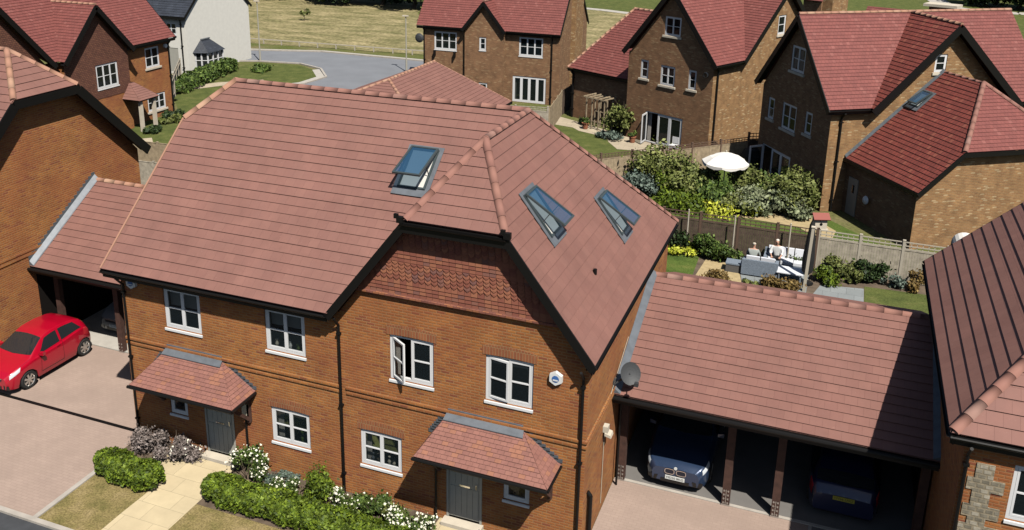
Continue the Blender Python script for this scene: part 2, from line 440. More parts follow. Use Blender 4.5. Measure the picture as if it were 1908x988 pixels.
def wallface(mb, p0, p1, poly, holes=(), depth=.12, off=0.0):
    """wall from p0 to p1 (plan), outside on the right hand; poly in (s,z) convex; rectangular holes with reveals"""
    a = Vector((p0[0], p0[1], 0)); d = Vector((p1[0]-p0[0], p1[1]-p0[1], 0)).normalized(); n = Vector((d.y, -d.x, 0))
    to3 = lambda s, z, h=0: a + d*s + n*(off+h) + Vector((0,0,z))
    xs = sorted({min(p[0] for p in poly), max(p[0] for p in poly)} | {h[0] for h in holes} | {h[1] for h in holes})
    zs = sorted({min(p[1] for p in poly), max(p[1] for p in poly)} | {h[2] for h in holes} | {h[3] for h in holes})
    for x0, x1 in zip(xs, xs[1:]):
        if x1-x0 < 1e-6: continue
        for z0, z1 in zip(zs, zs[1:]):
            if z1-z0 < 1e-6: continue
            cx, cz = (x0+x1)/2, (z0+z1)/2
            if any(h[0] < cx < h[1] and h[2] < cz < h[3] for h in holes): continue
            q = clip2(clip2(clip2(clip2(list(poly), 0, x0, True), 0, x1, False), 1, z0, True), 1, z1, False)
            if len(q) >= 3: mb.face([to3(s, z) for s, z in q], [(s, z) for s, z in q])
    for h in holes:
        x0, x1, z0, z1 = h
        for (A, B) in (((x0,z0),(x0,z1)), ((x0,z1),(x1,z1)), ((x1,z1),(x1,z0)), ((x1,z0),(x0,z0))):
            mb.face([to3(*A), to3(*B), to3(*B, -depth), to3(*A, -depth)])

def window(parent, p0, p1, s0, s1, z0, z1, lights=2, bar=True, sill='upvc_white', open_light=None, inset=.05, curtain=0, patio=False, label=None, opens=None, blind=0, arch=False, backing=True, items=0):
    d = Vector((p1[0]-p0[0], p1[1]-p0[1], 0)).normalized()
    loc = (p0[0]+d.x*s0, p0[1]+d.y*s0, z0); rz = math.atan2(d.y, d.x)
    w = s1-s0; h = z1-z0; fr = .07; m = MB(); g = MB()
    y0, y1 = inset-.01, inset+.06
    m.box(.002, fr, y0, y1, .002, h-.002); m.box(w-fr, w-.002, y0, y1, .002, h-.002)
    m.box(fr, w-fr, y0, y1, .002, fr); m.box(fr, w-fr, y0, y1, h-fr, h-.002)
    lw = (w-2*fr)/lights
    sashes = []
    for i in range(lights):
        a = fr+i*lw; b = a+lw
        if i: m.box(a-.022, a+.022, y0-.004, y1, fr, h-fr)
        sa = MB(); gl = MB(); t = .10 if patio else .05; yy0, yy1 = -.012, .035
        W = lw; H = h-2*fr
        sa.box(.004, t, yy0, yy1, .004, H-.004); sa.box(W-t, W-.004, yy0, yy1, .004, H-.004)
        sa.box(t, W-t, yy0, yy1, .004, t); sa.box(t, W-t, yy0, yy1, H-t, H-.004)
        if bar is True: sa.box(t, W-t, yy0, yy1, H/2-.016, H/2+.016)
        elif bar == 'low': sa.box(t, W-t, yy0, yy1, H*.33-.05, H*.33+.05)
        gl.face([(t, .012, t), (W-t, .012, t), (W-t, .012, H-t), (t, .012, H-t)])
        ang = 0
        if opens and i in opens: ang = opens[i]
        sashes.append((a, ang, sa, gl, W))
    wob = m.build('patio_doors' if patio else 'window', 'upvc_white', parent, loc=loc, rotz=rz)
    if label: wob['label'] = label
    for a, ang, sa, gl, W in sashes:
        if ang >= 0:
            o = sa.build('sash', 'upvc_white', wob, loc=(a, inset+.0, fr), rotz=R(-ang))
            q = gl.build('pane', 'glass', wob, loc=(a, inset+.0, fr), rotz=R(-ang))
        else:   # hinged on the right
            for b_ in (sa, gl): b_.v = [(x-W, y, z) for x, y, z in b_.v]
            o = sa.build('sash', 'upvc_white', wob, loc=(a+W, inset, fr), rotz=R(-ang))
            q = gl.build('pane', 'glass', wob, loc=(a+W, inset, fr), rotz=R(-ang))
    if sill and not patio:
        s = MB(); e = .015 if sill == 'upvc_white' else .1
        sh = .075 if sill == 'upvc_white' else .13
        pj = .035 if sill == 'upvc_white' else .07
        s.hexa([(-e,-pj,-sh),(w+e,-pj,-sh),(w+e,inset+.02,-sh),(-e,inset+.02,-sh),(-e,-pj,-.012),(w+e,-pj,-.012),(w+e,inset+.02,.004),(-e,inset+.02,.004)])
        s.build('sill', sill, wob)
    if blind:
        c = MB(); n = int(w/.09)
        c.face([(fr, inset+.16, h*(1-blind)), (w-fr, inset+.16, h*(1-blind)), (w-fr, inset+.16, h-.02), (fr, inset+.16, h-.02)])
        c.build('blind', 'blind_white', wob)
    for q in range(items):
        c = MB(); xx = fr+.08+(w-2*fr-.16)*random.random(); hh = random.uniform(.12, .32)
        c.lathe((xx, inset+.2, .0), [(.03,0),(.05,hh*.4),(.025,hh*.75),(.045,hh)], 8)
        c.build('ornament', random.choice(['white_plastic','cream_box','lead','leaf_green']), wob)
    if curtain:
      for side in (0, 1):
            c = MB()
            ww = w*curtain; k = 8
            xs = [(fr+ww*i/k if side == 0 else w-fr-ww*i/k, inset+.18+.025*(i % 2)) for i in range(k+1)]
            for (xa, ya), (xb, yb) in zip(xs, xs[1:]): c.face([(xa, ya, .02), (xb, yb, .02), (xb, yb, h-.02), (xa, ya, h-.02)])
            c.build('curtain', 'curtain', wob)
    return wob
def arch_over(mb, s0, s1, z, p0, p1, h=.24, rise=.06, proud=.012, n=8):
    """segmental soldier arch standing just proud of the wall"""
    a = Vector((p0[0], p0[1], 0)); d = Vector((p1[0]-p0[0], p1[1]-p0[1], 0)).normalized(); nn = Vector((d.y, -d.x, 0))
    e = .08; W = s1-s0+2*e
    pt = lambda t, zz, k: a + d*(s0-e+W*t) + nn*k + Vector((0,0,zz))
    low = lambda t: z-.005+rise*(1-(2*t-1)**2)*.5; top = lambda t: z+h+rise*(1-(2*t-1)**2)
    for i in range(n):
        t0, t1 = i/n, (i+1)/n
        mb.face([pt(t0, low(t0), proud), pt(t1, low(t1), proud), pt(t1, top(t1), proud), pt(t0, top(t0), proud)])
        mb.face([pt(t0, top(t0), proud), pt(t1, top(t1), proud), pt(t1, top(t1), 0), pt(t0, top(t0), 0)])
        mb.face([pt(t0, low(t0), 0), pt(t1, low(t1), 0), pt(t1, low(t1), proud), pt(t0, low(t0), proud)])
    for t in (0, 1): mb.face([pt(t, low(t), 0), pt(t, low(t), proud), pt(t, top(t), proud), pt(t, top(t), 0)])

def gutter(parent, a, b, out, mat='black_trim', fascia=.2):
    """half round gutter with fascia board below an eave edge a-b, out = outward unit (x,y)"""
    m = MB(); a = Vector(a); b = Vector(b); o = Vector((out[0], out[1], 0))
    r = .06; n = 6; c0 = a + o*.03 + Vector((0,0,-.03)); c1 = b + o*.03 + Vector((0,0,-.03))
    ring = lambda c: [c + o*(math.cos(math.pi*j/n)*r) + Vector((0,0,-math.sin(math.pi*j/n)*r)) for j in range(n+1)]
    A, B = ring(c0), ring(c1)
    for j in range(n): m.face([A[j], A[j+1], B[j+1], B[j]], smooth=True)
    m.beam(a - o*.06 + Vector((0,0,-.03-fascia/2)), b - o*.06 + Vector((0,0,-.03-fascia/2)), .03, fascia)
    return m.build('gutter', mat, parent)
def soffit(mb, a, b, out, w, z):
    a = Vector(a); b = Vector(b); o = Vector((out[0], out[1], 0))
    mb.face([Vector((a.x, a.y, z)), Vector((b.x, b.y, z)), Vector((b.x, b.y, z)) - o*w, Vector((a.x, a.y, z)) - o*w])
def verge(mb, a, b, h=.24, w=.05, drop=.02):
    a = Vector(a) + Vector((0,0,-h/2-drop)); b = Vector(b) + Vector((0,0,-h/2-drop))
    d = (b-a).normalized(); mb.beam(a, b, w, h)
def vsoffit(mb, a, b, inward, w, drop=.10):
    a = Vector(a); b = Vector(b); i = Vector(inward)*w; dz = Vector((0,0,-drop))
    mb.face([a+dz, b+dz, b+dz+i, a+dz+i])
def downpipe(parent, x, y, z0, z1, r=.035, out=(0,-1), kick=.25):
    m = MB(); o = Vector((out[0], out[1], 0))
    c = Vector((x, y, 0)) + o*.06
    m.tube((c.x, c.y, z0), (c.x, c.y, z1-.35), r, n=8)
    m.tube((c.x, c.y, z1-.35), (c.x+o.x*kick, c.y+o.y*kick, z1-.06), r, n=8)
    for z in (z0+.6, (z0+z1)/2, z1-.6): m.box(c.x-r*1.6, c.x+r*1.6, c.y-r*1.3, c.y+r*1.3, z, z+.05)
    return m.build('downpipe', 'black_trim', parent)

def skylight(parent, frame_o, t, b, n, w, h, open_deg, pivot='top', glass='roof_glass', label=None):
    """roof window: frame_o is lower left corner on the slope, t across, b up the slope, n normal"""
    t, b, n = Vector(t).normalized(), Vector(b).normalized(), Vector(n).normalized(); w *= .94; h *= .97
    Mx = Matrix((t, b, n)).transposed().to_4x4(); Mx.translation = Vector(frame_o)
    def bx(m, *a): m.box(*a)
    f = MB(); q = .055
    f.box(0, q, 0, h, 0, .09); f.box(w-q, w, 0, h, 0, .09); f.box(q, w-q, 0, q, 0, .08); f.box(q, w-q, h-q, h, 0, .10)
    f.face([(q, q, .037), (w-q, q, .037), (w-q, h-q, .037), (q, h-q, .037)])
    fo = f.build('roof_window', 'frame_grey', parent); fo.matrix_local = Mx
    if label: fo['label'] = label
    fl = MB(); fl.box(-.12, w+.12, -.22, -.002, .034, .046); fl.box(-.12, -.002, -.002, h+.1, .034, .046); fl.box(w+.002, w+.12, -.002, h+.1, .034, .046); fl.box(-.002, w+.002, h+.002, h+.1, .036, .05)
    fl.build('flashing', 'lead', fo)
    s = MB(); s.box(0, q, -h, 0, 0, .05); s.box(w-q, w, -h, 0, 0, .05); s.box(q, w-q, -h, -h+q, 0, .05); s.box(q, w-q, -q, 0, 0, .05)
    g = MB(); g.face([(q, -h+q, .03), (w-q, -h+q, .03), (w-q, -q, .03), (q, -q, .03)])
    rot = Matrix.Translation((0, h-.01, .10)) @ Matrix.Rotation(R(-open_deg)*-1 if False else R(-open_deg), 4, 'X')
    so_ = s.build('sash', 'frame_grey', fo); so_.matrix_local = rot
    go = g.build('pane', glass, fo); go.matrix_local = rot
    # white lining seen in the open wedge
    ln = MB(); ang = R(open_deg)
    tip = (h*(1-math.cos(ang)), h*math.sin(ang))
    ln.face([(q, q, .05), (w-q, q, .05), (w-q, h-q, .05), (q, h-q, .05)])
    ln.build('blind', 'blind_white', fo)
    ar = MB()
    for x in (q*.6, w-q*.6): ar.beam((x, h*.35, .08), (x, h-(h*.62)*math.cos(ang), .1+(h*.62)*math.sin(ang)), .02, .02)
    ar.build('stay_arm', 'grey_metal', fo)
    return fo

# ================================================================== THE SETTING: ground, roads, paving
sheet('ground', [(-600,-250),(600,-250),(600,900),(-600,900)], 0, 'ground_mix')
sheet('road', [(-60,-14),(60,-14),(60,-4.12),(-60,-4.12)], .004, 'asphalt')
m = MB(); m.box(-60, 60, -4.12, -3.98, .0, .07); struct('kerb', m, 'kerb')
sheet('driveway', [(-7.0,-3.98),(.14,-3.98),(.14,3.72),(-7.0,3.72)], .012, 'block_paving')
m = MB(); m.box(.14, .28, -3.98, -1.6, 0, .045); struct('edging', m, 'kerb')
sheet('driveway_right', [(13.5,-3.98),(18.62,-3.98),(18.62,3.36),(13.5,3.36)], .012, 'block_paving')
sheet('driveway_far_right', [(18.62,-3.98),(21.2,-3.98),(21.2,3.36),(18.62,3.36)], .010, 'concrete')
m = MB(); m.box(18.60, 18.68, -3.98, 3.36, 0, .02); m.box(13.52, 21.2, 3.30, 3.40, 0, .03); struct('edging_right', m, 'kerb')
sheet('front_lawn', [(.28,-3.98),(2.15,-3.98),(2.15,0),(.28,0)], .010, 'lawn_dry')
sheet('front_lawn_right', [(3.62,-3.98),(13.5,-3.98),(13.5,0),(3.62,0)], .010, 'lawn_dry')
sheet('path', [(2.10,-3.98),(3.64,-3.98),(3.64,-.02),(2.0,-.02),(1.2,-.62),(1.35,-1.0),(2.15,-1.55),(2.10,-3.0)], .018, 'path_slab')
sheet('planting_bed', [(.14,-1.7),(2.1,-1.7),(2.1,0),(.14,0)], .014, 'soil')
sheet('planting_bed_right', [(3.64,-1.95),(9.75,-1.95),(9.75,0),(3.64,0)], .014, 'soil')
sheet('front_step_path', [(9.75,-3.98),(11.3,-3.98),(11.3,-.02),(9.75,-.02)], .018, 'path_slab')
m = MB(); m.box(-7.0, .16, .05, .17, .012, .020); struct('drain_channel', m, 'black_trim')
# rear gardens
sheet('rear_garden_ground', [(11.2,9.9),(24,9.9),(24,20.8),(11.2,20.8)], .006, 'soil')
sheet('rear_lawn_left', [(11.5,16.6),(13.2,16.6),(13.1,20.3),(11.5,20.3)], .014, 'lawn_mid')
sheet('rear_lawn_right', [(19.88,15.0),(23.9,15.0),(23.9,19.9),(19.88,19.7)], .016, 'lawn_green')
sheet('rear_patio', [(15.3,17.6),(17.7,17.6),(17.7,21),(14.6,21)], .014, 'grey_slab')
sheet('rear_stepping_slabs', [(17.75,17.2),(19.86,17.2),(19.86,19.45),(18.2,19.15)], .02, 'grey_slab')
sheet('rear_sand_bed', [(13.25,17.7),(15.2,17.9),(14.6,20.9),(13.45,20.6)], .02, 'sand')
sheet('middle_garden', [(4.2,21),(24,21),(17.5,28.4),(13.5,35.0),(9,30.6),(4.6,26.6)], .006, 'lawn_mid')
sheet('middle_garden_path', [(13.6,26.2),(15.3,27.7),(17.2,27.9),(18.6,26),(18.4,24.2),(16.8,25.9)], .016, 'sand')
sheet('rear_garden_grass', [(-2,26),(4.6,26.6),(9,31),(10.7,37),(5,39),(0,41)], .008, 'lawn_green')
sheet('rear_terrace', [(-1.2,40.2),(1.6,39.55),(2.2,38.9),(4.3,38.05),(4.7,37.0),(5.6,35.6),(9.6,36.2),(10.5,37.0),(4.9,39.2),(-.6,42.4)], .02, 'patio_slab')
# far street, verge and field
def ring(cx, cy, rx, ry, a0, a1, n=14): return [(cx+rx*math.cos(R(a0+(a1-a0)*i/n)), cy+ry*math.sin(R(a0+(a1-a0)*i/n))) for i in range(n+1)]
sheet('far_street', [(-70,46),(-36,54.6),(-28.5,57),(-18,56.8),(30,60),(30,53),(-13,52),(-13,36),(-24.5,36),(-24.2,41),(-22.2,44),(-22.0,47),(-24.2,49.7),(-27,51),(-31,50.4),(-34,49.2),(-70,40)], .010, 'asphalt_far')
m = MB()
def strip(m, pts, w, z0, z1):
    for a, b in zip(pts, pts[1:]):
        m.beam((a[0], a[1], (z0+z1)/2), (b[0], b[1], (z0+z1)/2), w, z1-z0)
strip(m, [(-70,46.1),(-36,54.7),(-28.5,57.1),(-18,56.9),(30,60.1)], .22, 0, .11); strip(m, [(-24.4,36),(-24.1,41),(-22.1,44),(-21.9,47),(-24.1,49.8),(-27,51.1),(-31,50.5),(-34,49.3),(-70,40.1)], .18, 0, .11)
struct('far_kerb', m, 'kerb')
sheet('far_pavement', [(-70,47),(-36,55.6),(-28.5,57.9),(-18,57.7),(30,60.9),(30,60.2),(-18,57.0),(-28.5,57.2),(-36,54.8),(-70,46.2)], .02, 'concrete_light')
sheet('green_island', [(-31,43),(-24.6,41),(-22.6,44.2),(-22.5,46.8),(-24.5,49.3),(-27,50.6),(-31,50.0)], .02, 'lawn_green')
sheet('island_path', [(-24.6,41),(-22.2,44),(-22,47),(-24.2,49.7),(-24.6,49.2),(-22.7,46.8),(-22.8,44.3),(-25.1,41)], .03, 'concrete_light')
sheet('footpath_far', [(-31.4,36.8),(-28.6,41.6),(-26,44),(-25,43),(-27.6,40.6),(-30.2,36.2)], .03, 'patio_slab')
sheet('house_front_lawn', [(-25.2,20),(-17,20),(-20,34),(-28,42),(-32,40),(-25.2,32.6)], .012, 'lawn_green')
sheet('house_front_path', [(-23.8,24.4),(-17,19),(-17,21),(-22,26.2)], .02, 'patio_slab')
sheet('dry_field', [(-160,60),(-36,58.5),(-18,60.2),(6,62),(0,100),(-60,92),(-160,88)], .012, 'field_dry')
sheet('far_green', [(-60,92),(0,100),(6,62),(90,62),(160,220),(-160,260),(-160,88)], .009, 'lawn_green')
m = MB(); pts = [(26,170),(29.0,135),(30.2,124),(33,121.6),(38.5,120.6),(46,121.5)]; 
for a, b in zip(pts, pts[1:]): m.beam((a[0],a[1],.03),(b[0],b[1],.03),2.6,.02)
struct('far_footpath', m, 'concrete_light')
m = MB(); pts = [(-24,101.5),(-12,99),(-8.3,97.5),(-2,96)]
for a, b in zip(pts, pts[1:]): m.beam((a[0],a[1],.03),(b[0],b[1],.03),1.5,.02)
struct('far_footpath_middle', m, 'concrete_light')

# ================================================================== MAIN PAIR OF HOUSES
HE, HR, K = 5.375, 9.781, .867
XR, XL, XE = 10.256, -.3, 13.675
YF, YB, YR = -.36, 9.72, 4.72
H = empty('semi_detached_house', (0,0,0), 0, 'large foreground orange brick house pair with tile-hung gable and two porches', 'house')
m = MB()
FL = (6.837, -.32, HE); HL = (8.997, -.32, 8.155); HRr = (11.515, -.32, 8.155); AP = (XR, 1.60, HR); RR = (XR, YR, HR)
RL = (.797, YR, HR); hl1 = (XL, 3.52, 8.74); hl2 = (XL, 5.92, 8.74)
tiles(m, [(XL,YF,HE),(6.86,YF,HE),RR,RL,hl1])
tiles(m, [RL,hl1,hl2])
tiles(m, [(XL,YB,HE),hl2,RL,RR,(XE,YB,HE)])
tiles(m, [(XE,YB,HE),RR,AP,HRr,(XE,-.32,HE)])
tiles(m, [AP,HL,HRr])
tiles(m, [FL,HL,AP,RR,(6.86,YF,HE)])
m.build('roof', 'tile_pink', H)
m = MB()
U = Vector((0,0,.05))
ridge(m, Vector(RL)+U, Vector(RR)+U); ridge(m, Vector(AP)+U, Vector(RR)+U)
ridge(m, Vector(HL)+U, Vector(AP)+U, .14); ridge(m, Vector(HRr)+U, Vector(AP)+U, .14)
ridge(m, Vector(XE_ if False else (XE, YB, HE))+U, Vector(RR)+U, .13)
m.build('ridge_tiles', 'ridge_tile', H)
m = MB(); ridge(m, Vector(hl1)+U, Vector(RL)+U, .15); ridge(m, Vector(hl2)+U, Vector(RL)+U, .15)
o = m.build('hip_tiles', 'ridge_light', H)
m = MB()   # light mortar line along the left and right verges
m.beam(Vector((XL,YF,HE))+Vector((0,0,.01)), Vector(hl1)+Vector((0,0,.01)), .05, .07); m.build('verge_mortar', 'ridge_light', H)
m = MB(); m.beam(Vector((XL,YB,HE)), Vector(hl2), .05, .07); m.build('verge_mortar', 'ridge_light', H)
m = MB()   # black bargeboards and soffits of the gable
verge(m, Vector(FL)+Vector((-.02,-.02,0)), Vector(HL)+Vector((0,-.02,0)), .20); verge(m, Vector((XE,-.34,HE)), Vector(HRr)+Vector((0,-.02,0)), .20)
m.box(8.95, 11.56, -.37, -.32, 7.86, 8.10)
for a, b in ((FL, HL), ((XE,-.32,HE), HRr)):
    vsoffit(m, a, b, (0,1,0), .31, .22)
m.face([(8.9,-.32,7.9),(11.6,-.32,7.9),(11.6,0,7.9),(8.9,0,7.9)])
m.build('bargeboard', 'black_trim', H)
gutter(H, (XL, YF, HE-.02), (6.80, YF, HE-.02), (0,-1)); gutter(H, (XE, -.3, HE-.02), (XE, YB, HE-.02), (1,0)); gutter(H, (XL, YB, HE-.02), (XE, YB, HE-.02), (0,1))
gutter(H, (8.95, -.36, 8.13), (11.56, -.36, 8.13), (0,-1), fascia=.1)
m = MB(); soffit(m, (XL,YF,0), (6.84,YF,0), (0,-1), .37, HE-.15); m.build('soffit', 'black_trim', H)
m = MB(); soffit(m, (XE,-.3,0), (XE,YB,0), (1,0), .2, HE-.15); m.build('soffit', 'black_trim', H); m = MB()
m.beam(Vector((XL,YF,HE-.12)), Vector(hl1)+Vector((0,0,-.12)), .03, .16); m.beam(Vector((XL,YB,HE-.12)), Vector(hl2)+Vector((0,0,-.12)), .03, .16)
m.build('verge_board', 'black_trim', H)
for cx, cy, cz in ((8.93,-.36,8.22),(11.58,-.36,8.22)):   # gutter end brackets at the hip feet
    m = MB()
    m.box(cx-.09, cx+.07, cy-.05, cy+.06, cz-.12, cz+.03); m.box(cx-.16, cx-.06, cy-.04, cy+.03, cz-.02, cz+.09); m.build('gutter_end', 'black_trim', H)
WX0, WX1 = .0, 13.49
W_ = {  # x0,x1,z0,z1
 'w1': (1.44,2.66,3.78,5.0), 'w2': (4.72,5.94,3.78,5.0), 'w3': (8.385,9.59,3.73,4.96), 'w4': (10.95,12.16,3.73,4.95),
 'w5': (7.48,8.68,1.02,2.07), 'w6': (4.74,5.95,1.02,2.08), 's1': (1.32,1.93,1.06,1.85), 's2': (11.46,12.14,1.06,1.85)}
D1 = (2.52, 3.50, .12, 2.20); D2 = (9.93, 10.90, .12, 2.20)
m = MB()
holes = list(W_.values()) + [D1, D2]
wallface(m, (0,0), (13.49,0), [(0,0),(13.49,0),(13.49,5.3),(0,5.3)], holes)
wallface(m, (0,0), (13.49,0), [(6.98,5.3),(13.49,5.3),(11.5,7.95),(9.0,7.95)])
wallface(m, (13.49,0), (13.49,9.44), [(0,0),(9.44,0),(9.44,5.3),(0,5.3)])
wallface(m, (13.49,9.44), (0,9.44), [(0,0),(13.49,0),(13.49,5.3),(0,5.3)])
wallface(m, (0,9.44), (0,0), [(0,0),(9.44,0),(9.44,5.3),(0,5.3)])
wallface(m, (0,9.44), (0,0), [(0,5.3),(9.44,5.3),(5.95,8.6),(3.5,8.6)])
m.build('wall', 'brick_orange', H)
m = MB()  # projecting string course of two stepped bands
for z0, z1, p in ((3.00,3.075,.030),(3.075,3.15,.012),(3.15,3.225,.045)):
    m.box(-.01, 6.98, -p, .0, z0, z1); m.box(7.12, 13.49+p, -p, .0, z0+.0, z1); m.box(13.49, 13.49+p, .001, 4.2, z0, z1)
m.build('string_course', 'brick_orange', H)
m = MB()
for k in ('w3','w4','w5','w6'):
    m = MB(); a = W_[k]; arch_over(m, a[0], a[1], a[3], (0,0), (13.49,0)); m.build('brick_arch', 'brick_red', H)
m = MB()   # tile hanging on the gable: plain courses and two bands of pointed tiles
rows = 19; g0 = 6.10
hx = lambda z: (XR-(HR-z)/1.2907+.10, XR+(HR-z)/1.2907-.10)
for r in range(rows):
    z = g0+r*.098; a, b = hx(z+.1); tw = .168; n0 = int((b-a)/tw)+2
    pointed = r in (4,5,6,7,8) or r in (13,14,15,16)
    for i in range(n0):
        x = a-tw+(i+(.5 if r % 2 else 0))*tw
        x0, x1 = max(x+.004, a), min(x+tw-.004, b)
        if x1-x0 < .03: continue
        zt = z+.16; y0 = -.062; y1 = -.034
        if pointed:
            xm = x+tw/2
            if not (x0 < xm < x1): continue
            m.face([(x0,y0,z+.075),(x0+.02,y0,z+.045),(xm,y0,z-.012),(x1-.02,y0,z+.045),(x1,y0,z+.075),(x1,y1,zt),(x0,y1,zt)])
            m.face([(x0,y0,z+.075),(x0,-.03,z+.075),(xm,-.03,z-.012),(xm,y0,z-.012)]); m.face([(x1,y0,z+.075),(x1,-.03,z+.075),(xm,-.03,z-.012),(xm,y0,z-.012)])
        else:
            m.face([(x0,y0,z),(x1,y0,z),(x1,y1,zt),(x0,y1,zt)]); m.face([(x0,y0,z),(x1,y0,z),(x1,-.03,z),(x0,-.03,z)])
m.build('tile_hanging', 'hang_tile', H)
m = MB(); a, b = hx(6.1); m.face([(a,-.028,6.05),(b,-.028,6.05),(11.5,-.028,7.95),(9.0,-.028,7.95)]); m.hexa([(a-.02,-.10,6.04),(b+.02,-.10,6.04),(b+.02,0,6.06),(a-.02,0,6.06),(a-.02,-.10,6.09),(b+.02,-.10,6.09),(b+.02,0,6.13),(a-.02,0,6.13)])
m.build('tile_hanging_backing', 'tile_hang', H)
P0, P1 = (0,0), (13.49,0)
window(H, P0, P1, *W_['w1'], blind=.5, label='upper left white casement window tight under the eaves')
window(H, P0, P1, *W_['w2'], blind=.45, items=5)
window(H, P0, P1, *W_['w3'], opens={0: 33}, curtain=.10, label='upper white casement window with its left light swung wide open')
window(H, P0, P1, *W_['w4'], opens={0: 9}, blind=.25, label='upper right white casement window with its left light ajar')
window(H, P0, P1, *W_['w5'], curtain=.12, items=4)
window(H, P0, P1, *W_['w6'], curtain=.15, blind=.3, items=3)
window(H, P0, P1, *W_['s1'], lights=1, bar=False, blind=.4)
window(H, P0, P1, *W_['s2'], lights=1, bar=False, blind=.4)
for i, (x0, x1, z0, z1) in enumerate((D1, D2)):
    d_ = MB(); d_.box(x0+.06, x1-.06, .02, .07, z0+.04, z1-.06)
    for q in range(5): d_.box(x0+.1+q*.155, x0+.1+q*.155+.147, .008, .02, z0+.10, z0+.95); d_.box(x0+.1+q*.155, x0+.1+q*.155+.147, .008, .02, z0+1.02, z1-.16)
    dr = d_.build('front_door', 'door_grey', H, )
    f_ = MB(); f_.box(x0+.003, x0+.06, -.01, .08, z0, z1-.003); f_.box(x1-.06, x1-.003, -.01, .08, z0, z1-.003); f_.box(x0+.06, x1-.06, -.01, .08, z1-.06, z1-.003)
    f_.build('door_frame', 'door_grey', dr)
    t_ = MB(); t_.box(x0-.05, x1+.05, -.28, .05, .02, z0); t_.build('doorstep', 'stone_sill', dr)
    l_ = MB(); l_.box(x0+.36, x0+.64, -.004, .008, z0+.98, z0+1.03); l_.build('letterbox', 'chrome', dr)
    g_ = MB(); g_.box(x0+.42, x0+.58, -.002, .009, z0+1.52, z0+1.70); g_.build('door_glass', 'car_glass', dr)
    h_ = MB(); h_.tube((x1-.16, -.02, z0+1.0), (x1-.16, -.02, z0+1.14), .014); h_.tube((x1-.16,.01,z0+1.0),(x1-.16,-.02,z0+1.0),.012); h_.build('door_handle', 'chrome', dr)
def porch(x0, x1, xt0, xt1, lbl):
    yo = -1.05; ze, zt = 2.42, 3.10; th = .0
    m = MB()
    A, B = (x0, yo, ze), (x1, yo, ze); C_, D_ = (xt1, -.02, zt), (xt0, -.02, zt); BL, BR = (x0, -.0, ze), (x1, -.0, ze)
    tiles(m, [A, B, C_, D_], .11, .018, .008, .03)
    tiles(m, [A, D_, (x0, -.0, ze)], .11, .018, .008, .03); tiles(m, [B, C_, (x1, -.0, ze)], .11, .018, .008, .03)
    pr_ = m.build('porch_roof', 'tile_small_pink', H)
    b_ = MB(); b_.box(x0+.03, x1-.03, yo+.03, -.005, ze-.075, ze-.035)
    b_.box(x0, x1, yo-.0, yo+.028, ze-.12, ze-.01); b_.box(x0, x0+.028, yo+.028, 0, ze-.12, ze-.01); b_.box(x1-.028, x1, yo+.028, 0, ze-.12, ze-.01)
    b_.build('porch_fascia', 'timber_dark', pr_)
    g_ = MB(); n = 6
    g_.tube((x0-.02, yo-.045, ze-.03), (x1+.02, yo-.045, ze-.03), .045, n=8); g_.tube((x1+.03, yo-.03, ze-.03), (x1+.03, -.02, ze-.03), .03, n=8)
    g_.build('porch_gutter', 'black_trim', pr_)
    l_ = MB(); l_.hexa([(xt0-.06,-.20,zt-.075),(xt1+.06,-.20,zt-.075),(xt1+.02,0,zt+.05),(xt0-.02,0,zt+.05),(xt0-.06,-.20,zt-.055),(xt1+.06,-.20,zt-.055),(xt1+.02,-.0,zt+.08),(xt0-.02,-.0,zt+.08)])
    l_.box(xt0, xt1, -.03, 0, zt+.05, zt+.16)
    l_.build('lead_flashing', 'lead', pr_)
    # stepped flashing against the wall down both hips
    for sx, xa, xb in ((-1, x0, xt0), (1, x1, xt1)):
        s_ = MB()
        for k in range(9):
            t = (k+.5)/9; x = xa+(xb-xa)*t; z = ze+(zt-ze)*t
            s_.box(x-.10, x+.10, -.016, -.002, z+.02, z+.12)
        s_.build('stepped_flashing', 'lead_dark', pr_)
    for x in (x0+.22, x1-.22):
        k_ = MB(); k_.box(x-.05, x+.05, -.09, -.002, 1.45, ze-.08); k_.box(x-.05, x+.05, yo+.1, -.09, ze-.18, ze-.076); k_.beam((x,-.08,1.55), (x,yo+.25,ze-.17), .08, .09)
        k_.build('porch_bracket', 'timber_dark', pr_)
    return pr_
porch(.92, 4.28, 1.42, 3.26, '')
porch(9.52, 12.90, 9.98, 11.94, '')
for i, x in enumerate((1.05, 9.78)):
    m = MB(); m.box(x, x+.13, -.05, -.003, 1.75, 2.05); m.build('lantern' if False else 'wall_box', 'cream_box', H)
for x in (3.85, 12.45):
    m = MB(); m.box(x, x+.22, -.09, -.003, 1.6, 2.0); m.build('meter_box', 'cream_box', H)
downpipe(H, .12, -.0, 0, 5.2); downpipe(H, 6.98, 0, 0, 5.3, kick=.22); downpipe(H, 13.38, 0, 0, 5.2)
m = MB(); m.tube((3.95,-.06,1.2),(3.95,-.06,2.3),.03,n=8); m.tube((3.95,-.06,.0),(3.95,-.06,1.2),.03,n=8); m.build('porch_downpipe','black_trim',H)
m = MB(); m.tube((9.66,-.06,0),(9.66,-.06,2.3),.03,n=8); m.build('porch_downpipe','black_trim',H)
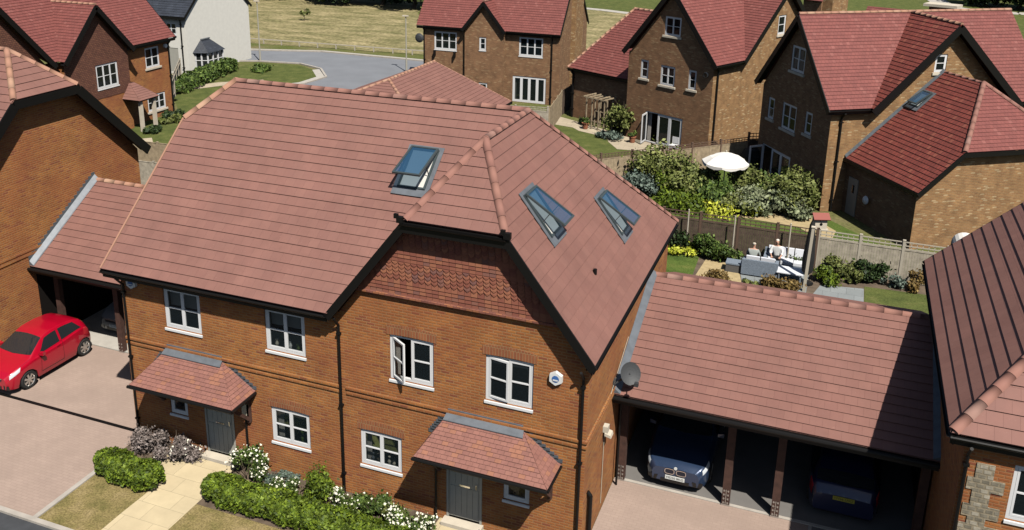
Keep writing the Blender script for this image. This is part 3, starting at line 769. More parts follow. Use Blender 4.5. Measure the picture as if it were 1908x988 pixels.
for x, z, lab in ((.42, 4.95, 'round alarm box in the eaves shadow'), (12.72, 4.72, 'hexagonal white alarm box in full sun')):
    m = MB(); n = 6
    pts = [(x+.17*math.cos(R(60*k+30)), z+.17*math.sin(R(60*k+30))) for k in range(6)]
    F = [(p[0], -.09, p[1]) for p in pts]; Bk = [(x+(p[0]-x)*1.06, -.002, z+(p[1]-z)*1.06) for p in pts]
    m.face(F)
    for k in range(6): j = (k+1) % 6; m.face([F[k], F[j], Bk[j], Bk[k]])
    ab = m.build('alarm_box', 'white_plastic', H); ab['label'] = lab
    q = MB(); q.lathe((x, -.098, z), [(0,0),(.085,0),(.085,.008)], 18, 'y'); q.build('alarm_badge', 'blue_decal', ab)
    q = MB(); q.box(x-.06, x+.06, -.106, -.099, z-.045, z-.012); q.build('alarm_lettering', 'white_plastic', ab)
# satellite dish and floodlight on the side wall
m = MB(); c = Vector((13.88, 2.72, 3.64)); ax = Vector((.45, -.75, .45)).normalized(); s1 = ax.cross(Vector((0,0,1))).normalized(); s2 = s1.cross(ax)
rings = []
for r_ in (0, .08, .15, .22, .27): rings.append([c + (s1*math.cos(2*math.pi*k/20) + s2*math.sin(2*math.pi*k/20)*1.1)*r_ + ax*(r_*r_*.7) for k in range(20)])
for A, B in zip(rings, rings[1:]):
    for k in range(20): j = (k+1) % 20; m.face([A[k], A[j], B[j], B[k]], smooth=True)
dish = m.build('satellite_dish', 'grey_metal', H)
m = MB(); m.tube(c-s2*.3, c+ax*.45-s2*.25, .015); m.tube(c, (13.50, 2.6, 3.3), .025); m.box(13.492, 13.52, 2.5, 2.7, 3.15, 3.45); e_ = c+ax*.45-s2*.25; m.box(e_.x-.05, e_.x+.05, e_.y-.05, e_.y+.05, e_.z-.05, e_.z+.05)
m.build('dish_arm', 'grey_metal', dish)
m = MB(); m.box(13.492, 13.62, 1.66, 1.84, 2.45, 2.62); m.hexa([(13.55,1.62,2.38),(13.72,1.62,2.34),(13.72,1.88,2.34),(13.55,1.88,2.38),(13.55,1.62,2.46),(13.70,1.62,2.42),(13.70,1.88,2.42),(13.55,1.88,2.46)])
m.build('floodlight', 'stone_sill', H)
m = MB(); m.tube((13.515, 1.75, 2.5), (13.515, 1.75, .3), .008); m.tube((13.515, 2.2, 3.2), (13.515, 4.0, 4.0), .006); m.build('cable', 'cream_box', H)
m = MB(); m.tube((13.58,.35,0),(13.58,.35,1.5),.055,n=10); m.tube((13.58,.35,1.5),(13.50,.35,1.6),.055,n=10); m.build('waste_pipe','black_trim',H)
# roof windows
n1 = Vector((0,-K,1)).normalized(); b1 = Vector((0,1,K)).normalized()
on1 = lambda x, y: Vector((x, y, HR-(YR-y)*K)) + n1*.01
skylight(H, on1(7.40, 2.52), (1,0,0), b1, n1, .86, 1.30, 22, label='tall roof window on the left slope with its sash tilted open')
kr = 1.2907; n2 = Vector((kr,0,1)).normalized(); b2 = Vector((-1,0,kr)).normalized()
on2 = lambda x, y: Vector((x, y, HR-(x-XR)*kr)) + n2*.01
skylight(H, on2(12.00, 1.42), (0,1,0), b2, n2, .80, 1.25, 19, label='first roof window of the right slope, open over a white blind')
skylight(H, on2(12.88, 5.12), (0,1,0), b2, n2, .80, 1.25, 19, label='second roof window of the right slope, nearer the rear corner')
m = MB(); p = on2(12.9, 2.39); m.tube(p, p+Vector((0,0,.14)), .05, n=8); m.build('roof_vent', 'black_trim', H)

# ================================================================== OPEN CARPORTS
def slate_side(mb, a, b, w, h): mb.beam(a, b, w, h)
C1 = empty('carport', (17.3,5,0), 0, 'long open timber carport right of the foreground house, pink tiled roof', 'carport')
def cp(name, mb, mat, par): 
    o = mb.build(name, mat, par); o.location = -par.location; return o
m = MB(); tiles(m, [(13.50,2.60,3.03),(21.20,2.60,3.03),(21.20,6.82,4.71),(13.50,6.82,4.71)], .28)
tiles(m, [(13.50,11.04,3.03),(13.50,6.82,4.71),(21.20,6.82,4.71),(21.20,11.04,3.03)], .28); cp('roof', m, 'tile_pink', C1)
m = MB(); ridge(m, (13.52,6.82,4.75), (21.2,6.82,4.75), .13); cp('ridge_tiles', m, 'ridge_tile', C1)
m = MB(); m.box(13.50, 21.2, 2.56, 2.62, 2.80, 2.99); m.tube((13.50,2.52,2.96),(21.2,2.52,2.96),.055,n=8); cp('gutter', m, 'black_trim', C1)
m = MB(); m.box(13.52, 21.19, 3.22, 3.42, 2.42, 2.72); m.box(13.52,13.7,3.42,10.8,2.42,2.7); cp('beam', m, 'timber_shaded', C1)
for x in (13.68, 16.50, 17.75, 21.05):
    m = MB(); m.box(x-.1, x+.1, 3.28, 3.48, .06, 2.42)
    po = cp('post', m, 'timber_dark', C1)
    if False:
        for s in (-1, 1):
            if x < 14 and s < 0: continue
            q = MB(); q.beam((x+s*.09,3.38,1.85),(x+s*.5,3.38,2.41),.1,.12); cp('brace', q, 'timber_dark', C1)
    q = MB()
    for zz in (.08,.2,.32,.44):
        for xx in (-.055,.055): q.box(x+xx-.018, x+xx+.018, 3.266, 3.28, zz, zz+.05)
    q.box(x-.11, x+.11, 3.27, 3.49, .0, .06); q.box(x-.008, x+.008, 3.270, 3.282, .06, .5)
    for zz in (.105,.225,.345,.465): q.box(x-.06, x+.06, 3.270, 3.2785, zz-.004, zz+.004)
    cp('post_shoe', q, 'alloy', C1)
m = MB(); m.box(13.50, 21.2, 10.55, 10.65, 0, 2.9); m.box(13.50,13.56,9.5,10.55,0,3.0); cp('rear_wall', m, 'timber_shaded', C1)
m = MB()
for x in (21.16,):
    m.face([(x,3.3,0),(x,10.6,0),(x,10.6,3.1),(x,6.82,4.6),(x,3.3,3.15)])
cp('side_cladding', m, 'timber_shaded', C1)
m = MB(); m.face([(13.5,2.62,3.0),(21.2,2.62,3.0),(21.2,6.82,4.66),(13.5,6.82,4.66)]); m.face([(13.5,11.0,3.0),(21.2,11.0,3.0),(21.2,6.82,4.66),(13.5,6.82,4.66)]); cp('roof_lining', m, 'timber_shaded', C1)
m = MB()  # lead abutment against the house wall
m.hexa([(13.495,2.60,3.07),(13.68,2.60,3.07),(13.68,6.8,4.745),(13.495,6.8,4.745),(13.495,2.60,3.22),(13.66,2.60,3.09),(13.66,6.8,4.765),(13.495,6.8,4.90)])
cp('lead_flashing', m, 'lead', C1); m = MB(); m.hexa([(21.05,2.6,3.065),(21.2,2.6,3.065),(21.2,6.8,4.74),(21.05,6.8,4.74),(21.05,2.6,3.08),(21.2,2.6,3.16),(21.2,6.8,4.84),(21.05,6.8,4.755)])
cp('lead_flashing', m, 'lead_dark', C1)
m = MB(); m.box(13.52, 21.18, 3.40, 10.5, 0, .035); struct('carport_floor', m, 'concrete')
m = MB(); m.tube((13.62,3.05,0),(13.62,3.05,2.8),.03,n=8); cp('downpipe', m, 'black_trim', C1)

C2 = empty('carport', (-3.5,5,0), 0, 'small open carport left of the foreground house, in front of the tall brick gable', 'carport')
m = MB(); tiles(m, [(-6.98,3.1,2.95),(-.02,3.1,2.95),(-.02,6.4,5.1),(-6.98,6.4,5.1)], .28)
tiles(m, [(-6.98,9.7,2.95),(-6.98,6.4,5.1),(-.02,6.4,5.1),(-.02,9.7,2.95)], .28); cp('roof', m, 'tile_pink', C2)
m = MB(); ridge(m, (-6.95,6.4,5.14), (-.02,6.4,5.14), .13); cp('ridge_tiles', m, 'ridge_light', C2)
m = MB(); m.box(-6.98, -.02, 3.06, 3.12, 2.74, 2.91); m.tube((-6.98,3.02,2.88),(-.02,3.02,2.88),.055,n=8); cp('gutter', m, 'black_trim', C2)
m = MB(); m.box(-6.96, -.04, 3.66, 3.84, 2.40, 2.70); cp('beam', m, 'timber_shaded', C2)
for x in (-6.55, -3.95, -.3):
    m = MB(); m.box(x-.1, x+.1, 3.68, 3.86, .06, 2.40); cp('post', m, 'timber_dark', C2)
    q = MB(); q.box(x-.11, x+.11, 3.67, 3.87, 0, .06)
    for zz in (.08,.2,.32):
        for xx in (-.055,.055): q.box(x+xx-.018, x+xx+.018, 3.666, 3.68, zz, zz+.05)
    cp('post_shoe', q, 'alloy', C2)
    if False:
        q = MB(); q.beam((x-.09,3.77,1.85),(x-.5,3.77,2.40),.1,.12); cp('brace', q, 'timber_dark', C2)
m = MB(); m.box(-6.98, -.02, 9.2, 9.3, 0, 2.85); m.box(-.09,-.02,3.9,9.2,0,2.9); m.face([(-6.97,3.3,0),(-6.97,9.2,0),(-6.97,9.2,3.0),(-6.97,6.4,5.0),(-6.97,3.3,3.0)]); cp('rear_wall', m, 'timber_shaded', C2)
m = MB(); m.face([(-6.98,3.12,2.92),(-.02,3.12,2.92),(-.02,6.4,5.05),(-6.98,6.4,5.05)]); m.face([(-6.98,9.6,2.95),(-.02,9.6,2.95),(-.02,6.4,5.05),(-6.98,6.4,5.05)]); cp('roof_lining', m, 'timber_shaded', C2)
m = MB(); m.hexa([(-6.995,3.1,2.99),(-6.80,3.1,2.99),(-6.80,6.4,5.14),(-6.995,6.4,5.14),(-6.995,3.1,3.16),(-6.82,3.1,3.02),(-6.82,6.4,5.16),(-6.995,6.4,5.31)]); cp('lead_flashing', m, 'lead', C2)
m = MB()
for k in range(22): t = k/22; m.box(-6.996, -6.975, 3.1+3.3*t, 3.1+3.3*t+.15, 3.1+2.15*t+.02, 3.1+2.15*t+.22)
cp('stepped_flashing', m, 'lead_dark', C2)
m = MB(); m.box(-6.98, -.02, 3.74, 9.2, 0, .035); struct('carport_floor_left', m, 'concrete_light')

# ================================================================== LEFT NEIGHBOUR (gable wall faces us)
L = empty('detached_house', (-7,4.6,0), 0, 'tall orange brick house at the left edge, half-hipped gable above the small carport', 'house')
def lp(name, mb, mat): o = mb.build(name, mat, L); o.location = (7,-4.6,0); return o
zR, kL = 10.1, .97; yR = 4.4; hz = 8.78; hw_ = (zR-hz)/kL; ap = (-8.15, yR, zR)
yF, yBk = yR-4.45, yR+4.45; zE = zR-4.45*kL
m = MB()
tiles(m, [(-6.6,yF,zE),(-6.6,yR-hw_,hz),ap,(-20,yR,zR),(-20,yF,zE)]); tiles(m, [(-6.6,yBk,zE),(-6.6,yR+hw_,hz),ap,(-20,yR,zR),(-20,yBk,zE)]); tiles(m, [(-6.6,yR-hw_,hz),(-6.6,yR+hw_,hz),ap])
lp('roof', m, 'tile_pink')
m = MB(); ridge(m, Vector(ap)+U, (-20,yR,zR+.05)); ridge(m, Vector((-6.6,yR-hw_,hz))+U, Vector(ap)+U,.14); ridge(m, Vector((-6.6,yR+hw_,hz))+U, Vector(ap)+U,.14); lp('ridge_tiles', m, 'ridge_light')
m = MB()
for s in (-1,1):
    verge(m, (-6.58,yR+s*4.45,zE), (-6.58,yR+s*hw_,hz), .34); vsoffit(m, (-6.6,yR+s*4.45,zE), (-6.6,yR+s*hw_,hz), (-1,0,0), .4, .22)
m.box(-6.62,-6.55,yR-hw_,yR+hw_,hz-.30,hz-.03); m.face([(-6.6,yR-hw_-.1,hz-.25),(-6.6,yR+hw_+.1,hz-.25),(-7,yR+hw_+.1,hz-.25),(-7,yR-hw_-.1,hz-.25)])
lp('bargeboard', m, 'black_trim')
m = MB()
wallface(m, (-7,.1),(-7,8.7), [(0,0),(8.6,0),(8.6,5.65),(0,5.65)]); wallface(m, (-7,.1),(-7,8.7), [(0,5.65),(8.6,5.65),(4.3+hw_+.30,8.5),(4.3-hw_-.30,8.5)])
wallface(m, (-7,8.7),(-20,8.7), [(0,0),(13,0),(13,5.65),(0,5.65)]); wallface(m, (-20,.1),(-7,.1), [(0,0),(13,0),(13,5.65),(0,5.65)])
lp('wall', m, 'brick_orange')
m = MB()
for z0, z1, p in ((3.32,3.395,.028),(3.395,3.47,.012),(3.47,3.545,.030)): m.box(-7, -7+p, 0.1, 8.7, z0, z1)
lp('string_course', m, 'brick_orange')

# ================================================================== RIGHT NEIGHBOUR (flint panels, dark side slope)
E_ = empty('detached_house', (21.2,0,0), 0, 'house at the right edge with flint panels in its orange brick front', 'house')
def ep(name, mb, mat): o = mb.build(name, mat, E_); o.location = (-21.2,0,0); return o
z5 = 5.37; kE = .95; ex = 20.90; apE = (ex+4.7, -.12+4.7, z5+4.7*kE)
m = MB(); tiles(m, [(ex,-.12,z5),apE,(ex+4.7,9.3,apE[2]),(ex,9.3,z5)], .30, .036, .014)
tiles(m, [(ex,-.12,z5),(ex+9.4,-.12,z5),apE], .30, .036, .014); tiles(m, [(ex+9.4,-.12,z5),(ex+9.4,9.3,z5),(ex+4.7,9.3,apE[2]),apE], .30)
ep('roof', m, 'tile_pink')
m = MB(); ridge(m, (ex+.02,-.1,z5+.06), Vector(apE)+U, .16, .42); ridge(m, (ex+9.4,-.12,z5+.05), Vector(apE)+U, .15); ridge(m, Vector(apE)+U, (ex+4.7,9.3,apE[2]+.05)); ep('ridge_tiles', m, 'ridge_tile')
m = MB(); wallface(m, (21.2,9.1),(21.2,.05), [(0,0),(9.05,0),(9.05,5.3),(0,5.3)])
wallface(m, (21.2,.05),(30.1,.05), [(0,0),(8.9,0),(8.9,5.3),(0,5.3)], [(.93,2.15,3.6,4.85)])
wallface(m, (30.1,9.1),(21.2,9.1), [(0,0),(8.9,0),(8.9,5.3),(0,5.3)]); wallface(m, (30.1,9.1),(21.2,9.1), [(0,5.3),(8.9,5.3),(4.45,9.6)])
ep('wall', m, 'brick_orange')
m = MB()
for q in range(5):
    z = 4.40-q*.62
    m.box(21.2+.27, 21.2+.60, .03, .053, z-.0, z+.34); m.box(21.2+.15, 21.2+.82, .03, .053, z-.28, z-.0)
m.box(21.2+.13, 21.2+3.2, .024, .0515, 3.03, 3.32)
pn = ep('flint_panel', m, 'flint_panel')
gutter(E_, (ex-21.2,-.14,z5-.02), (ex+9.4-21.2,-.14,z5-.02), (0,-1)); gutter(E_, (ex-21.2,-.12,z5-.02), (ex-21.2,9.3,z5-.02), (-1,0))
m = MB(); m.face([(ex,-.12,z5-.15),(ex+9.4,-.12,z5-.15),(ex+9.4,.05,z5-.15),(ex,.05,z5-.15)]); m.face([(ex,-.12,z5-.15),(ex+.22,-.12,z5-.15),(ex+.22,9.3,z5-.15),(ex,9.3,z5-.15)])
verge(m, (ex,9.32,z5), (ex+4.7,9.32,apE[2]), .2); ep('soffit', m, 'black_trim')
window(E_, (0,.05), (8.9,.05), .93, 2.15, 3.6, 4.85)
downpipe(E_, .08, .05, 0, 5.25)

# ================================================================== FAR HOUSES
def far_house(name, o, rz, label): return empty(name, (o[0], o[1], 0), rz, label, 'house')
def quick(name, mb, mat, par): return mb.build(name, mat, par)
Wd = dict(sill='stone_sill')
# --- B: end of the street, three-light windows
B = far_house('detached_house', (-12.1,45.2), 0, 'red-roofed brick house with a small gable between two three-light windows')
BD = 7.0; kb = 1.25; ze = 5.25; zr = ze+(BD/2+.25)*kb
m = MB()
tiles(m, [(-.45,-.25,ze),(3.42,-.25,ze),(5.11,-.25+1.68*1.0,ze+1.68*kb+.0),(5.11,BD/2,zr) if False else (5.11,1.45,ze+1.7*kb),(6.8,-.25,ze),(10.95,-.25,ze),(10.95,BD/2,zr),(-.45,BD/2,zr)][:1]+[(3.42,-.25,ze),(5.11,1.44,ze+1.69*kb),(5.11,BD/2,zr),(-.45,BD/2,zr)], .2)
tiles(m, [(6.8,-.25,ze),(10.95,-.25,ze),(10.95,BD/2,zr),(5.11,BD/2,zr),(5.11,1.44,ze+1.69*kb)], .2)
tiles(m, [(-.45,BD+.25,ze),(10.95,BD+.25,ze),(10.95,BD/2,zr),(-.45,BD/2,zr)], .2)
ga = (5.11,-.55,ze+1.69*kb); tiles(m, [(3.42,-.55,ze),ga,(5.11,1.44,ze+1.69*kb),(3.42,-.25,ze)], .2); tiles(m, [(6.8,-.55,ze),ga,(5.11,1.44,ze+1.69*kb),(6.8,-.25,ze)], .2)
quick('roof', m, 'tile_red', B)
m = MB(); ridge(m, (-.45,BD/2,zr+.05),(10.95,BD/2,zr+.05)); ridge(m, Vector(ga)+U,(5.11,1.5,ga[2]+.05)); quick('ridge_tiles', m, 'ridge_tile', B)
wB = [(.92,2.78,3.48,4.85),(4.72,5.27,3.73,4.7),(7.75,9.6,3.5,4.88),(7.3,9.9,.02,1.98),(4.7,5.4,.4,1.28)]
m = MB(); wallface(m, (0,0),(10.9,0), [(0,0),(3.55,0),(3.55,5.2),(0,5.2)], wB[:1]); wallface(m, (0,0),(10.9,0), [(6.67,0),(10.9,0),(10.9,5.2),(6.67,5.2)], wB[2:4])
wallface(m, (3.55,-.3),(6.67,-.3), [(0,0),(3.12,0),(3.12,5.2),(0,5.2)], [(a-3.55,b-3.55,c,d_) for a,b,c,d_ in (wB[1],wB[4])]); wallface(m, (3.55,-.3),(6.67,-.3), [(0,5.2),(3.12,5.2),(1.56,7.1)])
for x in (3.55,6.67): m.face([(x,-.3,0),(x,0,0),(x,0,5.2),(x,-.3,5.2)])
wallface(m, (10.9,0),(10.9,BD), [(0,0),(BD,0),(BD,5.2),(0,5.2)]); wallface(m, (10.9,0),(10.9,BD), [(0,5.2),(BD,5.2),(BD/2,zr-.3)])
wallface(m, (0,BD),(0,0), [(0,0),(BD,0),(BD,5.2),(0,5.2)]); wallface(m, (0,BD),(0,0), [(0,5.2),(BD,5.2),(BD/2,zr-.3)]); wallface(m, (10.9,BD),(0,BD), [(0,0),(10.9,0),(10.9,5.2),(0,5.2)])
quick('wall', m, 'brick_buff', B)
m = MB(); m.box(10.9,11.25,2.6,4.6,0,zr+.6); m.box(10.85,11.3,2.55,4.65,zr+.5,zr+.75); quick('chimney', m, 'brick_buff_lit', B)
for a in (wB[0], wB[2]): window(B, (0,0),(10.9,0), *a, lights=3)
window(B, (3.55,-.3),(6.67,-.3), wB[1][0]-3.55, wB[1][1]-3.55, wB[1][2], wB[1][3], lights=1)
window(B, (3.55,-.3),(6.67,-.3), wB[4][0]-3.55, wB[4][1]-3.55, wB[4][2], wB[4][3], lights=1)
window(B, (0,0),(10.9,0), *wB[3], lights=4, bar=False, patio=True, curtain=.06)
m = MB()
verge(m, (3.40,-.56,ze),ga,.24); verge(m, (6.82,-.56,ze),ga,.24); vsoffit(m,(3.42,-.55,ze),ga,(0,1,0),.26,.16); vsoffit(m,(6.8,-.55,ze),ga,(0,1,0),.26,.16)
quick('bargeboard', m, 'black_trim', B); m = MB(); verge(m,(10.97,-.25,ze),(10.97,BD/2,zr),.2); verge(m,(10.97,BD+.25,ze),(10.97,BD/2,zr),.2)
quick('bargeboard', m, 'black_trim', B)
for x in (.95, 2.6): m = MB(); m.box(x,x+.1,-.28,0,3.0,3.42); quick('window_bracket', m, 'black_trim', B)
gutter(B, (-.45,-.27,ze),(3.4,-.27,ze),(0,-1)); gutter(B, (6.82,-.27,ze),(10.95,-.27,ze),(0,-1))
for x in (.1, 10.3): downpipe(B, x, 0, 0, 5.2, r=.05)
downpipe(B, 3.47, -.0, 0, 5.2, r=.06)
m = MB(); m.lathe((-.15,-.5,4.3), [(0,0),(.2,.03),(.36,.12)], 16, 'y'); m.tube((-.15,-.45,4.3),(0,.0,4.2),.03); quick('satellite_dish', m, 'grey_metal', B)

# --- G: low garage roof behind the main ridge
G = empty('garage', (-6.8,32,0), 0, 'low garage whose pink roof peeps over the foreground ridge', 'garage')
def gp(name, mb, mat): o = mb.build(name, mat, G); o.location = (6.8,-32,0); return o
kg = .40; gz = 4.5; nz = 29.3
m = MB(); e1 = gz-5.4*kg
tiles(m, [(-1.4,35.7,e1),(-6.8,35.7,gz),(-6.8,nz,gz),(-6.8+2.0,nz-2.0,gz-2*kg),(-1.4,nz-2.0,e1)], .28); tiles(m, [(-12.2,35.7,e1),(-6.8,35.7,gz),(-6.8,nz,gz),(-6.8-2.0,nz-2.0,gz-2*kg),(-12.2,nz-2.0,e1)], .28)
tiles(m, [(-6.8,nz,gz),(-8.8,nz-2,gz-2*kg),(-4.8,nz-2,gz-2*kg)], .28)
gp('roof', m, 'tile_pink')
m = MB(); ridge(m, (-6.8,nz,gz+.05),(-6.8,35.7,gz+.05)); ridge(m,(-4.8,nz-2,gz-2*kg+.05),(-6.8,nz,gz+.05)); ridge(m,(-8.8,nz-2,gz-2*kg+.05),(-6.8,nz,gz+.05)); ridge(m,(-1.4,35.7,e1+.04),(-6.8,35.7,gz+.04),.07,.5); gp('ridge_tiles', m, 'ridge_light')
m = MB(); wallface(m,(-1.7,nz-1.8),(-1.7,35.5),[(0,0),(8,0),(8,e1),(0,e1)]); wallface(m,(-11.9,35.5),(-11.9,nz-1.8),[(0,0),(8,0),(8,e1),(0,e1)]); wallface(m,(-11.9,nz-1.8),(-1.7,nz-1.8),[(0,0),(10.2,0),(10.2,e1),(7.2,3.4),(3.0,3.4),(0,e1)]); wallface(m,(-1.7,35.5),(-11.9,35.5),[(0,0),(10.2,0),(10.2,e1),(5.1,4.3),(0,e1)])
gp('wall', m, 'brick_buff')
m = MB(); verge(m,(-1.4,35.72,e1),(-6.8,35.72,gz),.15); verge(m,(-12.2,35.72,e1),(-6.8,35.72,gz),.15); m.box(-1.42,-1.36,nz-2,35.7,e1-.15,e1); gp('bargeboard', m, 'black_trim')

# --- C: rotated house with open patio doors
C_ = far_house('detached_house', (4.9,39.0), -27, 'buff brick house with four gable windows above patio doors, beside the rose arbour')
cx = 3.7; ze = 5.68; ka = 1.2; hw = 3.50; az = ze+hw*ka
rid = (6.3+cx) if False else None
m = MB()
tiles(m, [(cx-hw,-.3,ze),(cx,-.3,az),(cx,12,az),(cx-hw,12,ze)], .2)
tiles(m, [(cx+hw,-.3,ze),(cx,-.3,az),(cx,7.0,az),(cx+hw-.02,2.6,ze)], .2)
# side gable facing right, flush with the side wall
gx, gy0, gy1 = 7.2, 2.6, 11.4; gyc = 7.0; kz = (az-ze)/4.4
tiles(m, [(gx,gy0,ze),(gx,gyc,az),(cx,gyc,az)], .2); tiles(m, [(gx,gy1,ze),(gx,gyc,az),(cx,gyc,az),(cx,gy1,ze)], .2)
quick('roof', m, 'tile_red', C_)
m = MB(); ridge(m,(cx,-.3,az+.05),(cx,12,az+.05)); ridge(m,(gx,gyc,az+.05),(cx,gyc,az+.05)); quick('ridge_tiles', m, 'ridge_tile', C_)
wC = [(3.1,4.3,6.95,8.1),(3.0,4.1,3.88,5.1),(1.43,2.05,4.05,5.22),(5.1,5.67,3.95,5.12),(2.05,4.9,.03,2.03)]
m = MB(); wallface(m,(.45,0),(6.85,0),[(0,0),(6.4,0),(6.4,5.5),(0,5.5)],[(a-.45,b-.45,c,d_) for a,b,c,d_ in wC[1:]]); wallface(m,(.45,0),(6.85,0),[(0,5.5),(6.4,5.5),(3.25,9.5)],[(wC[0][0]-.45,wC[0][1]-.45,wC[0][2],wC[0][3])])
wallface(m,(.45,12),(.45,0),[(0,0),(12,0),(12,5.6),(0,5.6)]); wallface(m,(6.85,12),(.45,12),[(0,0),(6.4,0),(6.4,5.5),(0,5.5)])
quick('wall', m, 'brick_buff', C_)
m = MB(); wallface(m,(6.85,0),(6.85,12),[(0,0),(12,0),(12,5.6),(0,5.6)],[]); wallface(m,(6.852,0),(6.852,12),[(2.8,5.6),(11.2,5.6),(7.0,9.6)],[(6.45,7.3,6.8,8.0)])
quick('side_wall', m, 'brick_buff_lit', C_)
for k, a in enumerate(wC[:4]): window(C_, (.45,0),(6.85,0), a[0]-.45,a[1]-.45,a[2],a[3], lights=2 if k < 2 else 1, sill='stone_sill')
window(C_, (6.852,0),(6.852,12), 6.45,7.3,6.8,8.0, lights=1, sill='stone_sill')
window(C_, (.45,0),(6.85,0), wC[4][0]-.45,wC[4][1]-.45,wC[4][2],wC[4][3], lights=3, bar=False, patio=True, opens={0: 70}, curtain=.1)
m = MB()
verge(m,(cx-hw,-.32,ze),(cx,-.32,az),.3); verge(m,(cx+hw,-.32,ze),(cx,-.32,az),.3); vsoffit(m,(cx-hw,-.3,ze),(cx,-.3,az),(0,1,0),.3,.2); vsoffit(m,(cx+hw,-.3,ze),(cx,-.3,az),(0,1,0),.3,.2)
verge(m,(gx+.02,gy0,ze),(gx+.02,gyc,az),.3); verge(m,(gx+.02,gy1,ze),(gx+.02,gyc,az),.3); vsoffit(m,(gx,gy0,ze),(gx,gyc,az),(-1,0,0),.35,.2); vsoffit(m,(gx,gy1,ze),(gx,gyc,az),(-1,0,0),.35,.2)
quick('bargeboard', m, 'black_trim', C_)
gutter(C_, (cx+hw,-.3,ze-.02),(cx+hw,2.6,ze-.02),(1,0))
m = MB(); m.tube((6.93,.35,0),(6.93,.35,5.5),.06,n=8); quick('downpipe', m, 'black_trim', C_)
m = MB(); m.lathe((6.35,-.12,5.0), [(.14,0),(.16,.05),(.16,.11)], 12, 'y'); quick('wall_lamp', m, 'stone_sill', C_)
# lower wing on its left
m = MB(); we = 3.5; 
tiles(m, [(-5.75,.95,we),(-.25,.95,we),(.42,1.6,we+.65*1.04),(.42,4.8,we+4.0),(-3.25,4.8,we+4.0)], .2); tiles(m, [(-5.75,.95,we),(-3.25,4.8,we+4.0),(-3.25,8.6,we+.0),(-5.75,8.6,we)][:2]+[(-5.75,8.65,we)], .2); tiles(m, [(-5.75,8.65,we),(-3.25,4.8,we+4),(.42,4.8,we+4),(.42,8.65,we)], .2)
quick('wing_roof', m, 'tile_red', C_)
m = MB(); ridge(m,(-5.75,.95,we+.05),(-3.25,4.8,we+4.05)); ridge(m,(-3.25,4.8,we+4.05),(.42,4.8,we+4.05)); quick('wing_ridge_tiles', m, 'ridge_light', C_)
m = MB(); wallface(m,(-5.5,1.2),(.45,1.2),[(0,0),(5.95,0),(5.95,we),(0,we)]); wallface(m,(-5.5,8.4),(-5.5,1.2),[(0,0),(7.2,0),(7.2,we),(0,we)]); quick('wing_wall', m, 'brick_buff', C_)
gutter(C_, (-5.75,.93,we-.02),(-.2,.93,we-.02),(0,-1))
downpipe(C_, -5.35, 1.2, 0, 3.4, r=.08)

# --- D: big house on the right with cross gable and low wing
Dh = far_house('detached_house', (17.75,28.6), 34, 'large L-shaped house on the right with shaded four-window gable and low wing')
ze = 5.33; yr = 3.35; ka = 1.2; zr = 9.5; kk = (zr-ze)/(yr+.3)
m = MB(); gc, gh = 6.15, 4.2
tiles(m, [(-.35,-.3,ze),(gc-gh,-.3,ze),(gc,yr,zr),(-.35,yr,zr)], .2)
tiles(m, [(gc+gh,-.3,ze),(12.2,-.3,ze),(12.2,yr,zr),(gc,yr,zr)], .2); tiles(m, [(-.35,7.0,ze),(12.2,7.0,ze),(12.2,yr,zr),(-.35,yr,zr)], .2)
quick('roof', m, 'tile_red', Dh)
m = MB(); gap = (gc,-.5,zr-.12)
tiles(m, [(gc-gh,-.5,ze),gap,(gc,yr,zr-.02),(gc-gh,-.3,ze)], .24); 
quick('gable_roof_left', m, 'tile_red_shaded', Dh)
m = MB(); tiles(m, [(gc+gh,-.5,ze),gap,(gc,yr,zr-.02),(gc+gh,-.3,ze)], .24); quick('gable_roof_right', m, 'tile_red', Dh)
m = MB(); ridge(m,(-.35,yr,zr+.05),(12.2,yr,zr+.05)); ridge(m, Vector(gap)+U, (gc,yr,zr+.05)); quick('ridge_tiles', m, 'ridge_light', Dh)
wD = [(2.84,4.16,6.45,7.78),(1.6,2.25,3.52,4.68),(3.1,4.5,3.25,4.66),(5.35,6.0,3.42,4.6),(3.2,6.2,.03,1.9)]   # measured along y
m = MB()
hs = [(6.7-b,6.7-a,c,d_) for a,b,c,d_ in wD]
wallface(m,(0,6.7),(0,0),[(0,0),(6.7,0),(6.7,5.2),(0,5.2)],hs[1:]); wallface(m,(0,6.7),(0,0),[(0,5.2),(6.7,5.2),(3.35,9.25)],hs[:1])
wallface(m,(12,6.7),(0,6.7),[(0,0),(12,0),(12,5.2),(0,5.2)]); wallface(m,(12,0),(12,6.7),[(0,0),(6.7,0),(6.7,5.2),(0,5.2)]); wallface(m,(12,0),(12,6.7),[(0,5.2),(6.7,5.2),(3.35,9.2)])
quick('wall', m, 'brick_buff', Dh)
m = MB(); wallface(m,(0,0),(12,0),[(0,0),(12,0),(12,5.2),(0,5.2)]); wallface(m,(0,-.003),(12,-.003),[(gc-gh+.3,5.2),(gc+gh-.3,5.2),(gc,9.1)],[(5.36,6.02,6.95,7.85)])
quick('side_wall', m, 'brick_buff_lit', Dh)
for k, a in enumerate(hs[:4]): window(Dh, (0,6.7),(0,0), *a, lights=2 if k in (0,2) else 1, sill='stone_sill')
window(Dh, (0,6.7),(0,0), *hs[4], lights=3, bar=False, patio=True, opens={0: 80})
window(Dh, (0,-.003),(12,-.003), 5.36,6.02,6.95,7.85, lights=1, sill='stone_sill')
m = MB()
verge(m,(-.37,-.3,ze),(-.37,yr,zr),.28); verge(m,(-.37,7,ze),(-.37,yr,zr),.28); vsoffit(m,(-.35,-.3,ze),(-.35,yr,zr),(1,0,0),.35,.2); vsoffit(m,(-.35,7,ze),(-.35,yr,zr),(1,0,0),.35,.2)
